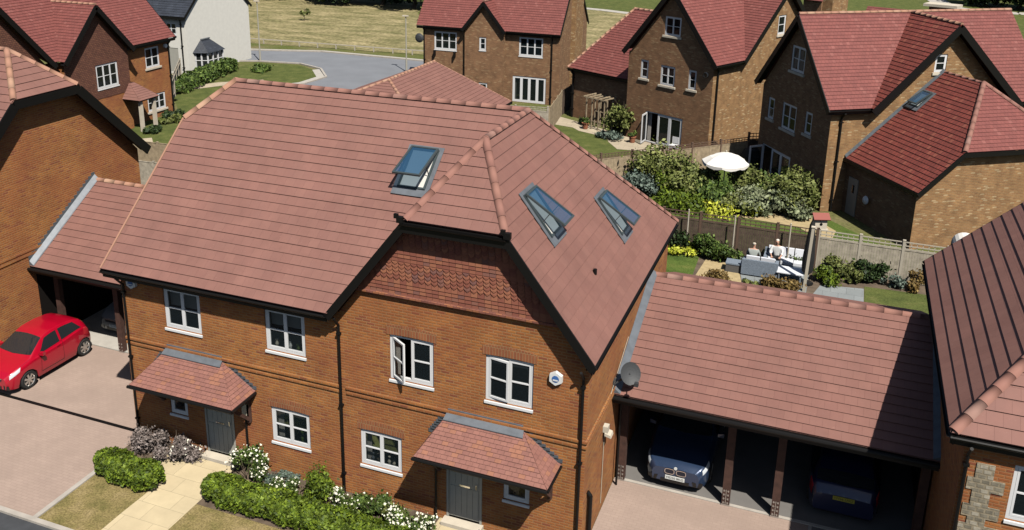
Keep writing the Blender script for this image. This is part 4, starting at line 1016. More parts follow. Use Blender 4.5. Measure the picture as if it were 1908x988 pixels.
verge(m,(gc-gh,-.52,ze),gap,.34,.06); verge(m,(gc+gh,-.52,ze),gap,.34,.06); vsoffit(m,(gc-gh,-.5,ze),gap,(0,1,0),.5,.2); vsoffit(m,(gc+gh,-.5,ze),gap,(0,1,0),.5,.2)
quick('bargeboard', m, 'black_trim', Dh)
gutter(Dh, (-.35,-.32,ze-.02),(gc-gh,-.32,ze-.02),(0,-1)); gutter(Dh, (gc+gh,-.32,ze-.02),(12.2,-.32,ze-.02),(0,-1))
downpipe(Dh, .55, 0, 0, 5.2, r=.06)
m = MB(); wz, we, kw = 7.0, 2.8, .857; rx = 5.9; fy = -5.65
sk = [(1.0,.0,we),(1.0,fy,we),(3.05,fy,we+2.05*kw),(rx,-2.8,wz),(rx,0,wz)]
tiles(m, sk, .24); quick('wing_roof_left', m, 'tile_red_shaded', Dh)
m = MB(); tiles(m, [(3.05,fy,we+2.05*kw),(8.75,fy,we+2.05*kw),(rx,-2.8,wz)], .2); tiles(m, [(10.8,0,we),(10.8,fy,we),(8.75,fy,we+2.05*kw),(rx,-2.8,wz),(rx,0,wz)], .24); quick('wing_roof_right', m, 'tile_red', Dh)
m = MB(); ridge(m,(3.05,fy,we+2.05*kw+.06),(rx,-2.8,wz+.06),.15); ridge(m,(8.75,fy,we+2.05*kw+.06),(rx,-2.8,wz+.06),.15); ridge(m,(rx,-2.8,wz+.04),(rx,0,wz+.04),.1); quick('wing_ridge_tiles', m, 'ridge_tile', Dh)
m = MB(); wallface(m,(1.2,0),(1.2,-5.35),[(0,0),(5.35,0),(5.35,2.8),(0,2.8)],[(.35,1.15,.05,1.95)]); quick('wing_side_wall', m, 'brick_buff', Dh)
m = MB(); wallface(m,(1.2,-5.35),(10.6,-5.35),[(0,0),(9.4,0),(9.4,2.8),(0,2.8)]); wallface(m,(1.2,-5.35),(10.6,-5.35),[(0,2.8),(9.4,2.8),(7.5,4.35),(1.9,4.35)]); wallface(m,(10.6,-5.35),(10.6,0),[(0,0),(5.35,0),(5.35,2.8),(0,2.8)])
quick('wing_wall', m, 'brick_buff_lit', Dh)
m = MB(); m.box(1.16,1.22,-1.13,-.37,.05,1.93); dd = quick('garden_door', m, 'door_cream', Dh); m = MB(); m.box(1.15,1.16,-.9,-.72,1.2,1.6); quick('door_glass', m, 'car_glass', dd)
m = MB(); verge(m,(1.0,fy-.02,we),(3.05,fy-.02,we+2.05*kw),.2); m.box(3.0,8.8,fy-.05,fy,we+2.05*kw-.22,we+2.05*kw-.02); m.box(.95,1.0,fy,0,we-.18,we-.02); m.face([(3.0,fy,we+2.05*kw-.2),(8.8,fy,we+2.05*kw-.2),(8.8,-5.35,we+2.05*kw-.2),(3.0,-5.35,we+2.05*kw-.2)])
quick('wing_bargeboard', m, 'black_trim', Dh)
m = MB(); m.hexa([(1.0,-.17,we+.04),(1.0,-.01,we+.04),(rx,-.01,wz+.04),(rx,-.17,wz+.04),(1.0,-.17,we+.06),(1.0,-.01,we+.14),(rx,-.01,wz+.14),(rx,-.17,wz+.06)]); quick('lead_flashing', m, 'lead_dark', Dh)
n3 = Vector((-kw,0,1)).normalized(); b3 = Vector((1,0,kw)).normalized()
skylight(Dh, Vector((4.05,.05-.35,we+3.05*kw))+n3*.02, (0,-1,0), b3, n3, .72, 1.0, 9)
m = MB(); m.lathe((1.05,-2.05,1.25), [(0,-.12),(.2,-.05),(.22,0),(.05,.1),(0,.1)], 10, 'x'); quick('wall_ornament', m, 'white_plastic', Dh)

# --- A: brown tile-hung house far left
A_ = far_house('detached_house', (-25.2,32.7), -90, 'brown tile-hung house at the top left with twin gables and small porch')
# local x runs back along -Y of the world (towards the viewer), local y points away from the street (world -X)
def AY(y): return 32.7-y
ze = 5.3; m = MB()
A_.rotation_euler.z = R(90); A_.location = (-25.2,12,0)   # local x = world y-12, local y = -(world x+25.2)
X_ = lambda wy: wy-12
yr = 5.0; kA = 1.05; zr = ze+(yr+.35)*kA
gcs = [(25.15,2.85),(18.2,3.6)]
e0, e1_ = X_(9), X_(32.55)
g1, h1 = X_(25.1), 2.85; g2, h2 = X_(17.6), 4.0; za1 = 8.35; za2 = 9.7
tiles(m, [(g1+h1,-.35,ze),(e1_,-.35,ze),(e1_,yr,zr),(g1,yr,zr),(g1,-.35+(za1-ze)/kA,za1)], .2)
tiles(m, [(g2+h2,-.35,ze),(g1-h1,-.35,ze),(g1,-.35+(za1-ze)/kA,za1),(g1,yr,zr),(g2,yr,zr),(g2,-.35+(za2-ze)/kA,za2)], .2)
tiles(m, [(e0,-.35,ze),(g2-h2,-.35,ze),(g2,-.35+(za2-ze)/kA,za2),(g2,yr,zr),(e0,yr,zr)], .2)
tiles(m, [(e0,2*yr+.35,ze),(e1_,2*yr+.35,ze),(e1_,yr,zr),(e0,yr,zr)], .2)
for g, h, za in ((g1,h1,za1),(g2,h2,za2)):
    for s in (-1,1): tiles(m, [(g+s*h,-.9,ze),(g,-.9,za),(g,-.35+(za-ze)/kA,za),(g+s*h,-.35,ze)], .2)
quick('roof', m, 'tile_red', A_)
m = MB(); ridge(m,(e0,yr,zr+.05),(e1_,yr,zr+.05)); 
for g, h, za in ((g1,h1,za1),(g2,h2,za2)): ridge(m,(g,-.9,za+.05),(g,-.35+(za-ze)/kA,za+.05))
quick('ridge_tiles', m, 'ridge_light', A_)
wA = [(X_(24.9)+.02,X_(26.75),3.1,4.6),(X_(29.85),X_(31.2),3.5,4.85),(X_(29.7),X_(31.45),.55,1.68)]
m = MB(); wallface(m,(0,0),(X_(32.25),0),[(-3,0),(X_(32.25),0),(X_(32.25),5.25),(-3,5.25)],wA[1:]+[(g1-h1+.3,g1+h1-.3,0.01,5.24)])
wallface(m,(0,-.5),(X_(32.25),-.5),[(g1-h1+.25,0),(g1+h1-.25,0),(g1+h1-.25,2.5),(g1-h1+.25,2.5)])
for x in (g1-h1+.25,g1+h1-.25): m.face([(x,-.5,0),(x,0,0),(x,0,5.2),(x,-.5,5.2)])
wallface(m,(X_(32.25),0),(X_(32.25),10),[(0,0),(10,0),(10,5.25),(0,5.25)]); wallface(m,(X_(32.25),0),(X_(32.25),10),[(0,5.25),(10,5.25),(5,zr-.2)])
quick('wall', m, 'brick_orange', A_)
m = MB()
wallface(m,(0,-.52),(X_(32.25),-.52),[(g1-h1+.22,2.5),(g1+h1-.22,2.5),(g1+h1-.22,5.15),(g1-h1+.22,5.15)],wA[:1]); wallface(m,(0,-.52),(X_(32.25),-.52),[(g1-h1+.25,5.15),(g1+h1-.25,5.15),(g1,za1-.35)])
wallface(m,(0,-.52),(X_(32.25),-.52),[(g2-h2+.25,2.5),(g2+h2-.25,2.5),(g2+h2-.25,5.15),(g2-h2+.25,5.15)]); wallface(m,(0,-.52),(X_(32.25),-.52),[(g2-h2+.25,5.15),(g2+h2-.25,5.15),(g2,za2-.35)])
quick('tile_hanging', m, 'tile_hang_brown', A_)
window(A_, (0,-.52),(X_(32.25),-.52), *wA[0], lights=3); window(A_, (0,0),(X_(32.25),0), *wA[1], sill='stone_sill'); window(A_, (0,0),(X_(32.25),0), *wA[2], lights=3, sill='stone_sill')
for g, h, za in ((g1,h1,za1),(g2,h2,za2)):
    m = MB()
    for s in (-1,1): verge(m,(g+s*h,-.92,ze),(g,-.92,za),.30,.06); vsoffit(m,(g+s*h,-.9,ze),(g,-.9,za),(0,1,0),.38,.2)
    quick('bargeboard', m, 'black_trim', A_)
m = MB(); verge(m,(e1_+.02,-.35,ze),(e1_+.02,yr,zr),.2); quick('bargeboard', m, 'black_trim', A_)
gutter(A_, (g1+h1,-.37,ze-.02),(e1_,-.37,ze-.02),(0,-1)); gutter(A_, (g2+h2,-.37,ze-.02),(g1-h1,-.37,ze-.02),(0,-1))
downpipe(A_, X_(32.1), 0, 0, 5.2, r=.06)
m = MB(); x0, x1 = X_(26.9), X_(28.7); tiles(m,[(x0,-1.9,2.1),(x1,-1.9,2.1),(x1-.7,-.55,3.0),(x0+.7,-.55,3.0)],.2); tiles(m,[(x1,-1.9,2.1),(x1,0,2.1),(x1-.7,-.0,3.0),(x1-.7,-.55,3.0)],.2); tiles(m,[(x0,-1.9,2.1),(x0,0,2.1),(x0+.7,0,3.0),(x0+.7,-.55,3.0)],.2)
pr_ = quick('porch_roof','x' and 'tile_pink',m and A_) if False else m.build('porch_roof','tile_pink',A_)
m = MB(); m.box(x0+.05,x1-.05,-1.85,0,2.02,2.09); m.build('porch_fascia','black_trim',pr_)
m = MB(); m.box(x0+.2,x0+.4,-1.75,-1.55,0,2.02); m.box(x1-.4,x1-.2,-1.75,-1.55,0,2.02); m.build('porch_post','stone_sill',pr_)
m = MB(); m.lathe((X_(31.8),-.1,4.75), [(0,-.05),(.14,-.04),(.14,.1)], 12, 'y'); quick('alarm_box', m, 'white_plastic', A_)

# --- W: white rendered house
Wh = empty('rendered_house', (-32.5,43,0), 0, 'white rendered house at the top left with dark slate roof and bay window', 'house')
m = MB(); wallface(m,(0,0),(0,8.6),[(0,0),(8.6,0),(8.6,5.0),(0,5.0)]); wallface(m,(0,0),(0,8.6),[(0,5.0),(8.6,5.0),(4.3,8.9)]); wallface(m,(-9,0),(0,0),[(0,0),(9,0),(9,5.0),(0,5.0)],[(6.9,8.0,3.3,4.3),(6.9,8.0,.2,2.2)]); wallface(m,(0,8.6),(-9,8.6),[(0,0),(9,0),(9,5),(0,5)]); wallface(m,(-9,8.6),(-9,0),[(0,0),(8.6,0),(8.6,5),(0,5)])
m.build('wall','render_white',Wh)
m = MB(); tiles(m,[(-9.2,-.3,4.85),(.12,-.3,4.85),(.12,4.3,9.05),(-9.2,4.3,9.05)],.25); tiles(m,[(-9.2,8.9,4.85),(.12,8.9,4.85),(.12,4.3,9.05),(-9.2,4.3,9.05)],.25); m.build('roof','slate',Wh)
m = MB(); verge(m,(.13,-.3,4.85),(.13,4.3,9.05),.2); verge(m,(.13,8.9,4.85),(.13,4.3,9.05),.2); m.box(-9.2,.12,-.36,-.28,4.62,4.82); m.build('bargeboard','black_trim',Wh)
window(Wh,(-9,0),(0,0),6.9,8.0,3.3,4.3)
m = MB(); m.box(-2.05,-1.05,.02,.08,.2,2.15); m.build('front_door','door_grey',Wh)
downpipe(Wh, -.5, 0, 0, 4.8, r=.06)
bay = MB(); bz0, bz1 = .0, .55
def bayprism(mb, z0, z1, e=0):
    P = [(0,.8-e),(1.0+e,1.2-e*.4),(1.0+e,3.2+e*.4),(0,3.6+e)]
    for a, b in zip(P, P[1:]): mb.face([(a[0],a[1],z0),(b[0],b[1],z0),(b[0],b[1],z1),(a[0],a[1],z1)])
    mb.face([(p[0],p[1],z1) for p in P]); mb.face([(p[0],p[1],z0) for p in P])
bayprism(bay, 0, .45); bo = bay.build('bay_window','render_white',Wh)
m = MB(); P = [(0,.8),(1.0,1.2),(1.0,3.2),(0,3.6)]
def fpost(m, x, y, z0=.45, z1=1.75): m.box(x-.05,x+.05,y-.05,y+.05,z0,z1)
for x, y in ((.05,.85),(1.0,1.2),(1.0,1.87),(1.0,2.53),(1.0,3.2),(.05,3.55),(.52,1.0),(.52,3.4)): fpost(m,x,y)
for z in (.45,1.08,1.7):
    for a, b in zip(P, P[1:]): m.beam((a[0],a[1],z+.04),(b[0],b[1],z+.04),.09,.08 if z != 1.08 else .04)
m.build('bay_frame','upvc_white',bo)
m = MB(); bayprism(m,.46,1.74,-.03); m.build('bay_glass','car_glass',bo)
m = MB(); Q = [(0,.55,1.78),(1.2,1.05,1.78),(1.2,3.35,1.78),(0,3.85,1.78)]; T = [(0,1.7,2.75),(0,2.7,2.75)]
m.face([Q[0],Q[1],T[0]]); m.face([Q[1],Q[2],T[1],T[0]]); m.face([Q[2],Q[3],T[1]]); m.face(Q); m.build('bay_roof','slate',bo)
m = MB(); m.box(0,.15,1.65,2.75,2.72,2.8); m.build('bay_flashing','lead',bo)

# --- F: house glimpsed behind the L-shaped one
F = empty('distant_house', (23,62.5,0), -20, 'distant red roof with a white-capped chimney above the L-shaped house ridge', 'house')
m = MB(); tiles(m,[(-4,-3.4,3.2),(6,-3.4,3.2),(6,0,6.35),(-4,0,6.35)],.25); tiles(m,[(-4,3.4,3.2),(6,3.4,3.2),(6,0,6.35),(-4,0,6.35)],.25); m.build('roof','tile_red',F)
m = MB(); wallface(m,(-3.8,-3.1),(5.8,-3.1),[(0,0),(9.6,0),(9.6,3.3),(0,3.3)]); wallface(m,(-3.8,3.1),(-3.8,-3.1),[(0,0),(6.2,0),(6.2,3.3),(3.1,6.1),(0,3.3)]); wallface(m,(5.8,3.1),(-3.8,3.1),[(0,0),(9.6,0),(9.6,3.3),(0,3.3)]); m.build('wall','brick_buff',F)
m = MB(); m.box(.6,2.2,.4,1.5,5.6,6.75); ch = m.build('chimney','brick_red_far',F); m = MB(); m.box(.2,2.7,.2,1.7,6.75,6.95); m.build('chimney_cap','stone_sill',ch)
F2 = empty('distant_house', (16.5,56,0), -27, 'brick flank wall glimpsed in the gap between the two large right-hand houses', 'house')
m = MB(); m.box(-2.2,-.7,0,4,0,7.4); m.build('wall','brick_buff',F2); m = MB(); m.box(-.7,.1,.15,2.5,0,8.0); m.build('chimney','brick_buff_lit',F2); m = MB(); tiles(m,[(-2.4,-.3,7.4),(-.5,-.3,7.4),(-.5,2,9.2),(-2.4,2,9.2)],.25); tiles(m,[(-2.4,4.3,7.4),(-.5,4.3,7.4),(-.5,2,9.2),(-2.4,2,9.2)],.25); m.build('roof','tile_red',F2)

# ================================================================== VEGETATION
rng = np.random.default_rng(11)
def leafmesh(name, pts, nrm, size, mat, parent=None, aspect=.6):
    """one small quad per leaf, anywhere in the plant's volume"""
    n = len(pts)
    nr = nrm + rng.normal(0, .75, (n, 3)); nr /= np.linalg.norm(nr, axis=1)[:, None]+1e-9
    a = np.cross(nr, rng.normal(0, 1, (n, 3))); a /= np.linalg.norm(a, axis=1)[:, None]+1e-9
    b = np.cross(nr, a)
    s = size*(.5+1.2*rng.random(n)**1.6)[:, None]
    V = np.empty((n, 4, 3)); V[:, 0] = pts-a*s; V[:, 1] = pts-b*s*aspect; V[:, 2] = pts+a*s; V[:, 3] = pts+b*s*aspect
    me = bpy.data.meshes.new(name); me.vertices.add(n*4); me.vertices.foreach_set('co', V.ravel().astype(np.float32))
    me.loops.add(n*4); me.loops.foreach_set('vertex_index', np.arange(n*4, dtype=np.int32))
    me.polygons.add(n); me.polygons.foreach_set('loop_start', np.arange(0, n*4, 4, dtype=np.int32)); me.polygons.foreach_set('loop_total', np.full(n, 4, dtype=np.int32))
    me.materials.append(MATS[mat]); me.update(calc_edges=True)
    o = bpy.data.objects.new(name, me); COL.objects.link(o)
    if parent: o.parent = parent
    return o
def blob(n, c, r, fill=.35):
    d = rng.normal(0, 1, (n, 3)); d /= np.linalg.norm(d, axis=1)[:, None]
    q = rng.uniform(0, 1, n)[:, None]**fill
    return np.array(c)+d*q*np.array(r), d
def cloud(n, r, lumps, low=.0, fill=.33):
    """an uneven crown: several overlapping lumps inside radii r, base at z=0"""
    P, D = [], []
    k = max(3, lumps)
    for i in range(k):
        th = rng.uniform(0, 2*np.pi); q = rng.uniform(.1, .85)
        lr = rng.uniform(.24, .52)
        cz = rng.uniform(low+.22, .85)*(1-.25*q)
        c = (r[0]*q*np.cos(th), r[1]*q*np.sin(th), 2*r[2]*cz*.72)
        p, d = blob(n//k, c, (r[0]*lr, r[1]*lr, r[2]*lr*1.05), fill)
        P.append(p); D.append(d)
    P = np.concatenate(P); D = np.concatenate(D)
    k2 = rng.random(len(P)) < .14
    P[k2] += D[k2]*rng.uniform(0, .3, (k2.sum(), 1))*np.array([r[0], r[1], r[2]])
    P[:, 2] = np.abs(P[:, 2])+.02
    return P, D
def stems(mb, n, r, h, rad=.012):
    for i in range(n):
        th = rng.uniform(0, 6.28); q = rng.uniform(.1, .6)
        mb.tube((.05*math.cos(th), .05*math.sin(th), 0), (r*q*math.cos(th), r*q*math.sin(th), h*rng.uniform(.5, .85)), rad, rad*.5, 5)
def shrub(name, label, cat, x, y, r, h, mat, n=1600, leaf=.045, lumps=7, group=None, ry=None, flowers=None, z=0):
    e = empty(name, (x, y, z), 0, label, cat, group)
    P, D = cloud(n, (r, ry or r, h/2), lumps)
    leafmesh('foliage', P, D, leaf, mat, e)
    m = MB(); stems(m, 5, r, h); m.build('stem', 'bark', e)
    if flowers:
        k = flowers[1]; idx = rng.choice(len(P), k, replace=False)
        c = np.array([0, 0, h*.35]); o_ = P[idx]-c; o_ /= np.linalg.norm(o_, axis=1)[:, None]
        q = P[idx]+o_*np.array([.05, .05, .04]); q[:, 2] += .03
        q = q[(q[:, 2] > h*.25)]
        up_ = np.tile(np.array([.3, -.6, .8]), (len(q), 1))
        leafmesh('blossom', q, up_*2, flowers[2], flowers[0], e, aspect=.9)
    return e
def hedge(name, label, p0, p1, w, h, mat, n, leaf=.04):
    p0 = np.array(p0, float); p1 = np.array(p1, float); L = np.linalg.norm(p1-p0); d = (p1-p0)/L; s = np.array([-d[1], d[0]])
    u = rng.uniform(-.04*L if L < 4 else 0, L, n); 
    # superellipse cross-section with bumps along the length
    th = rng.uniform(-.12*np.pi, 1.12*np.pi, n); q = rng.uniform(0, 1, n)**.22
    wob = 1+.10*np.sin(u*3.1+1.3*th)+.08*np.sin(u*7.3+2*th+1)+.05*np.sin(u*13+th*5)
    endf = np.clip(np.minimum(u+.05, L-u+.05)/(w*.9), 0, 1)**.45
    cx_ = np.sign(np.cos(th))*np.abs(np.cos(th))**.7; cz_ = np.sign(np.sin(th))*np.abs(np.sin(th))**.7
    a = cx_*w*q*wob*endf; z = h*.45+cz_*h*.55*q*wob*(.45+.55*endf); z = np.abs(z)+.01
    P = np.stack([p0[0]+d[0]*u+s[0]*a, p0[1]+d[1]*u+s[1]*a, z], 1)
    D = np.stack([s[0]*cx_, s[1]*cx_, cz_], 1)
    mid = (p0+p1)/2
    e = empty(name, (mid[0], mid[1], 0), 0, label, 'hedge')
    P -= np.array([mid[0], mid[1], 0])
    leafmesh('foliage', P, D, leaf, mat, e)
    m = MB()
    for i in range(int(L/.35)):
        q_ = p0+d*(i+.5)*.35-mid
        for k in range(3): m.tube((q_[0], q_[1], 0), (q_[0]+rng.uniform(-.2,.2), q_[1]+rng.uniform(-.2,.2), h*.7), .014, .006, 5)
    m.build('stem', 'bark', e)
    return e
def tree(name, label, x, y, h, r, mat, n=5000, leaf=.16, trunk=.12, cz=.4, lumps=14, group=None, cat='tree'):
    e = empty(name, (x, y, 0), 0, label, cat, group)
    m = MB(); th0 = h*cz
    m.tube((0,0,0),(0.05*r,0,th0), trunk, trunk*.7, 8, False)
    m.tube((0.05*r,0,th0),(0,0,h*.85), trunk*.7, trunk*.15, 6, False)
    for i in range(8):
        a = rng.uniform(0, 6.28); z0 = rng.uniform(th0*.8, h*.7)
        m.tube((0,0,z0),(r*.7*math.cos(a), r*.7*math.sin(a), z0+r*rng.uniform(.3,.7)), trunk*.35, trunk*.08, 5, False)
    m.build('trunk','bark',e)
    P, D = cloud(n, (r, r, (h-th0*.7)/2), lumps, fill=.4); P[:, 2] += th0*.7
    leafmesh('crown', P, D, leaf, mat, e)
    return e

hedge('box_hedge', 'short rounded green hedge beside the driveway edging, left of the stone path', (.22,-1.72), (2.42,-1.86), .40, .66, 'leaf_hedge', 9000, .042)
hedge('box_hedge', 'long green hedge running right from the stone path along the front lawn', (3.62,-1.50), (9.75,-1.62), .42, .62, 'leaf_hedge', 22000, .042)
shrub('lavender', 'faded lavender clump at the drive end of the house, under the porch', 'lavender', .86, -.52, .62, 0.94, 'leaf_lavender', 4200, .035, 8)
shrub('lavender', 'rounder grey lavender clump touching the left front door path', 'lavender', 1.86, -.52, .58, 0.96, 'leaf_lavender', 4200, .035, 8, flowers=('petal_white', 54, .028))
FG = 'white-flowered rose bushes'
shrub('rose_bush', 'white rose bush immediately right of the left front door', 'rose bush', 4.25, -.50, .60, 1.04, 'leaf_green', 3200, .035, 7, flowers=('petal_white', 272, .030))
shrub('rose_bush', 'sparse low white rose bush beneath the lower left casement window', 'rose bush', 5.45, -.70, .50, 0.65, 'leaf_green', 2000, .035, 6, flowers=('petal_white', 120, .028))
shrub('ground_cover', 'pale blue-green mat plant against the wall between two white rose bushes', 'plant', 5.15, -.25, .45, .22, 'leaf_blue', 2200, .03, 6)
shrub('conifer', 'bright green upright conifer at the foot of the middle downpipe', 'conifer', 6.62, -.62, .44, 1.35, 'leaf_hedge', 4200, .035, 12)
shrub('rose_bush', 'white rose bush just right of the upright conifer', 'rose bush', 7.35, -.72, .42, 0.94, 'leaf_green', 2400, .035, 6, flowers=('petal_white', 128, .03))
shrub('shrub', 'dark leafy shrub without flowers below the lower right casement window', 'shrub', 8.05, -.55, .50, .75, 'leaf_green', 2600, .04, 7, flowers=('petal_white', 22, .025))
shrub('shrub', 'olive shrub squeezed between dark leafy shrub and the fullest rose bush', 'shrub', 8.75, -.50, .42, .72, 'leaf_olive', 2200, .04, 7, flowers=('petal_white', 16, .025))
shrub('rose_bush', 'fullest white rose bush, covered in blooms beside the right front door', 'rose bush', 9.33, -.80, .58, 1.07, 'leaf_green', 3400, .035, 8, flowers=('petal_white', 336, .031))
shrub('lavender', 'small wispy lavender in front of the right front door', 'lavender', 11.0, -.95, .48, 0.65, 'leaf_lavender', 1500, .03, 6)
shrub('lavender', 'small wispy lavender below the tiny right porch window', 'lavender', 11.75, -.85, .42, 0.65, 'leaf_lavender', 1300, .03, 6)

# rear garden plants
shrub('shrub', 'vivid yellow-leaved shrub by the rear corner of the foreground house', 'shrub', 12.35, 20.35, .62, .62, 'leaf_yellow', 1500, .06, 7)
shrub('shrub', 'broad dark green shrub against the trellis fence behind the sand bed', 'shrub', 13.7, 20.15, 1.15, 1.45, 'leaf_green', 4200, .07, 12, ry=.6)
shrub('shrub', 'smaller dark shrub tucked between the yellow shrub and trellis fence', 'shrub', 12.15, 20.5, .6, 1.3, 'leaf_dark', 1500, .07, 8, ry=.3)
shrub('shrub', 'reddish low shrub in front of the sand-coloured bed', 'shrub', 14.15, 17.75, .75, .70, 'leaf_red', 1900, .05, 8, ry=.45)
shrub('shrub', 'wide rusty-red shrub in front of the seated people', 'shrub', 16.55, 17.75, .95, .95, 'leaf_red', 3400, .05, 10, ry=.5)
shrub('shrub', 'green shrub behind the white-shirted person', 'shrub', 17.0, 20.45, .75, .85, 'leaf_green', 1300, .06, 7, ry=.3)
shrub('shrub', 'bright green bushy plant right of the tall pale post', 'shrub', 18.55, 19.55, .55, .95, 'leaf_hedge', 1500, .06, 8)
shrub('shrub', 'tangled olive shrub behind the grey slabs by the pale fence', 'shrub', 18.9, 20.35, .8, 1.25, 'leaf_olive', 2000, .06, 9, ry=.4)
shrub('shrub', 'large dark green shrub in the middle of the pale fence', 'shrub', 20.1, 20.2, .95, 1.35, 'leaf_dark', 3000, .07, 10, ry=.5)
shrub('shrub', 'brown-tinged shrub standing alone before the pale fence', 'shrub', 21.75, 20.1, .45, 1.25, 'leaf_red', 1200, .06, 7, ry=.4)
shrub('shrub', 'grey-green feathery plant between the dark and the brown-tinged shrubs', 'shrub', 21.0, 20.2, .5, .75, 'leaf_blue', 1100, .05, 7, ry=.35)
shrub('shrub', 'small blue-grey mound at the corner of the right rear lawn', 'shrub', 22.7, 20.2, .38, .5, 'leaf_blue', 900, .045, 6)
# middle garden
mid = [
 (9.55,29.2,1.15,2.35,'leaf_olive',3600,'tall light green bush nearest the long tan fence'),
 (8.85,28.2,.85,1.1,'leaf_blue',1800,'silvery low bush by the lilac pinwheel'),
 (11.1,28.7,1.15,1.5,'leaf_olive',3000,'grey-green bush left of the white parasol'),
 (11.35,26.7,1.0,.75,'leaf_hedge',1800,'low yellow-green plant patch below the grey-green bush'),
 (12.85,27.9,.95,1.25,'leaf_green',2600,'dark round bush directly beneath the white parasol'),
 (14.1,29.2,.95,1.75,'leaf_olive',2600,'olive bush between parasol and open patio door'),
 (13.25,26.3,.8,.6,'leaf_yellow',500,'sparse yellowish low plant in front of the dark round bush'),
 (15.05,27.7,1.15,1.3,'leaf_grey',3200,'pale tangled bush in front of the open patio door'),
 (15.6,29.0,.9,1.6,'leaf_green',2400,'mid-green bush hiding the foot of the open patio door'),
 (16.25,28.35,1.0,2.0,'leaf_olive',3400,'tallest leafy bush against the shaded gable wall'),
 (14.0,26.9,.8,.9,'leaf_olive',1600,'olive ground bush next to the sandy garden path'),
 (16.75,27.2,.55,.9,'leaf_grey',1200,'small grey bush at the downpipe corner of the L-shaped house'),
 (10.3,30.6,.8,1.2,'leaf_green',1500,'green bush pressed against the long tan fence'),
]
for x, y, r, h, mt, n, lb in mid: shrub('bush', lb, 'bush', x, y, r*1.35, h*1.35, mt, int(n*1.9), .085, 22)
for x, y, r, h, mt, n, lb in ((9.9,28.0,.5,2.1,'leaf_hedge',900,'tall thin sapling-like plant in front of the tan fence'),(12.0,29.9,.5,2.0,'leaf_olive',800,'loose tall stem plant just left of the white parasol'),(17.0,29.6,.45,2.4,'leaf_hedge',800,'bright climbing plant on the shaded gable wall corner'),(14.7,26.6,.5,.9,'leaf_yellow',260,'airy yellow-flecked plant by the sandy garden path'),(8.3,27.2,.7,.9,'leaf_grey',900,'grey feathery plant at the edge of the foreground roof'),(19.6,19.9,.4,.8,'leaf_olive',500,'loose olive tuft between the bright and the large dark shrub'),(15.6,17.6,.35,.6,'leaf_olive',350,'small olive tuft between the two reddish shrubs')):
    shrub('plant', lb, 'plant', x, y, r, h, mt, n, .075, 9)
# arbour garden
tree('small_tree', 'small bushy garden tree beside the open patio doors, right of the rose arbour', 5.25, 38.3, 2.9, 1.15, 'leaf_olive', 1700, .10, .05, .3, 9)
shrub('shrub', 'blue-green shrub on the lawn edge below the small garden tree', 'shrub', 4.55, 37.6, .95, .75, 'leaf_blue', 1700, .07, 8)
shrub('potted_plant', 'dark potted plant on the pale terrace left of the rose arbour', 'plant', 1.85, 40.75, .4, .6, 'leaf_dark', 600, .06, 6)
shrub('climber', 'climbing plant behind the rose arbour against the low wing wall', 'climber', 4.3, 40.5, 1.0, 1.6, 'leaf_dark', 900, .07, 8, ry=.3)
# far left gardens
hedge('garden_hedge', 'long rough hedge between the white rendered house and the footpath', (-28.9,36.2), (-31.2,47.0), .95, 1.0, 'leaf_green', 7000, .11)
shrub('shrub', 'low dark shrub under the lower window of the tile-hung house', 'shrub', -24.2, 30.8, .9, .9, 'leaf_dark', 1100, .1, 7)
shrub('shrub', 'light green shrub in front of the tile-hung house porch', 'shrub', -23.2, 29.6, .8, .7, 'leaf_olive', 900, .1, 7)
shrub('shrub', 'small shrub at the front corner of the porch path, far left', 'shrub', -22.9, 27.3, .7, .6, 'leaf_dark', 800, .1, 7)
shrub('shrub', 'weedy shrub on the grass island near the lamp post', 'shrub', -28.2, 46.6, 1.3, .7, 'leaf_green', 900, .12, 7)
# field trees
FT = [(-56,90,9,4.5),(-50,93,10,4.8),(-45,90,9,4.6),(-39.5,90.5,10,5),(-34.5,89.5,9,4.6),(-30,91,9,4.2)]
LB = ['leftmost dark tree of the belt beyond the dry field','second dark tree from the left beyond the dry field','third dark tree of the belt beyond the dry field','broadest dark tree beyond the dry field, above the far road','dark tree with visible trunk, beyond the dry field','rightmost dark tree of the belt, near the red-roofed house']
for (x, y, h, r), lb in zip(FT, LB): tree('broadleaf_tree', lb, x, y, h, r, 'leaf_dark', 5000, .32, .35, .08, 18, 'belt of dark trees beyond the field')
for (x, y, h, r), lb in zip([(35.2,128,8,4.0),(39.2,126.5,9,4.4),(43.5,125,9,4.6)], ['dark tree nearest the curving footpath, top right corner','middle one of three dark trees, top right corner','dark tree at the very right edge beyond the footpath']):
    tree('broadleaf_tree', lb, x, y, h, r, 'leaf_dark', 5000, .34, .35, .06, 18, 'dark trees beyond the curving footpath')
for x, y, h, lb in ((-24.8,86,2.6,'staked sapling in the dry field close to the red-roofed house'),(-28.5,80,2.0,'thin sapling alone in the middle of the dry field'),(-41,74,1.8,'tiny sapling left in the dry field above the road')):
    tree('sapling', lb, x, y, h, .7, 'leaf_olive', 260, .12, .04, .4, 5)

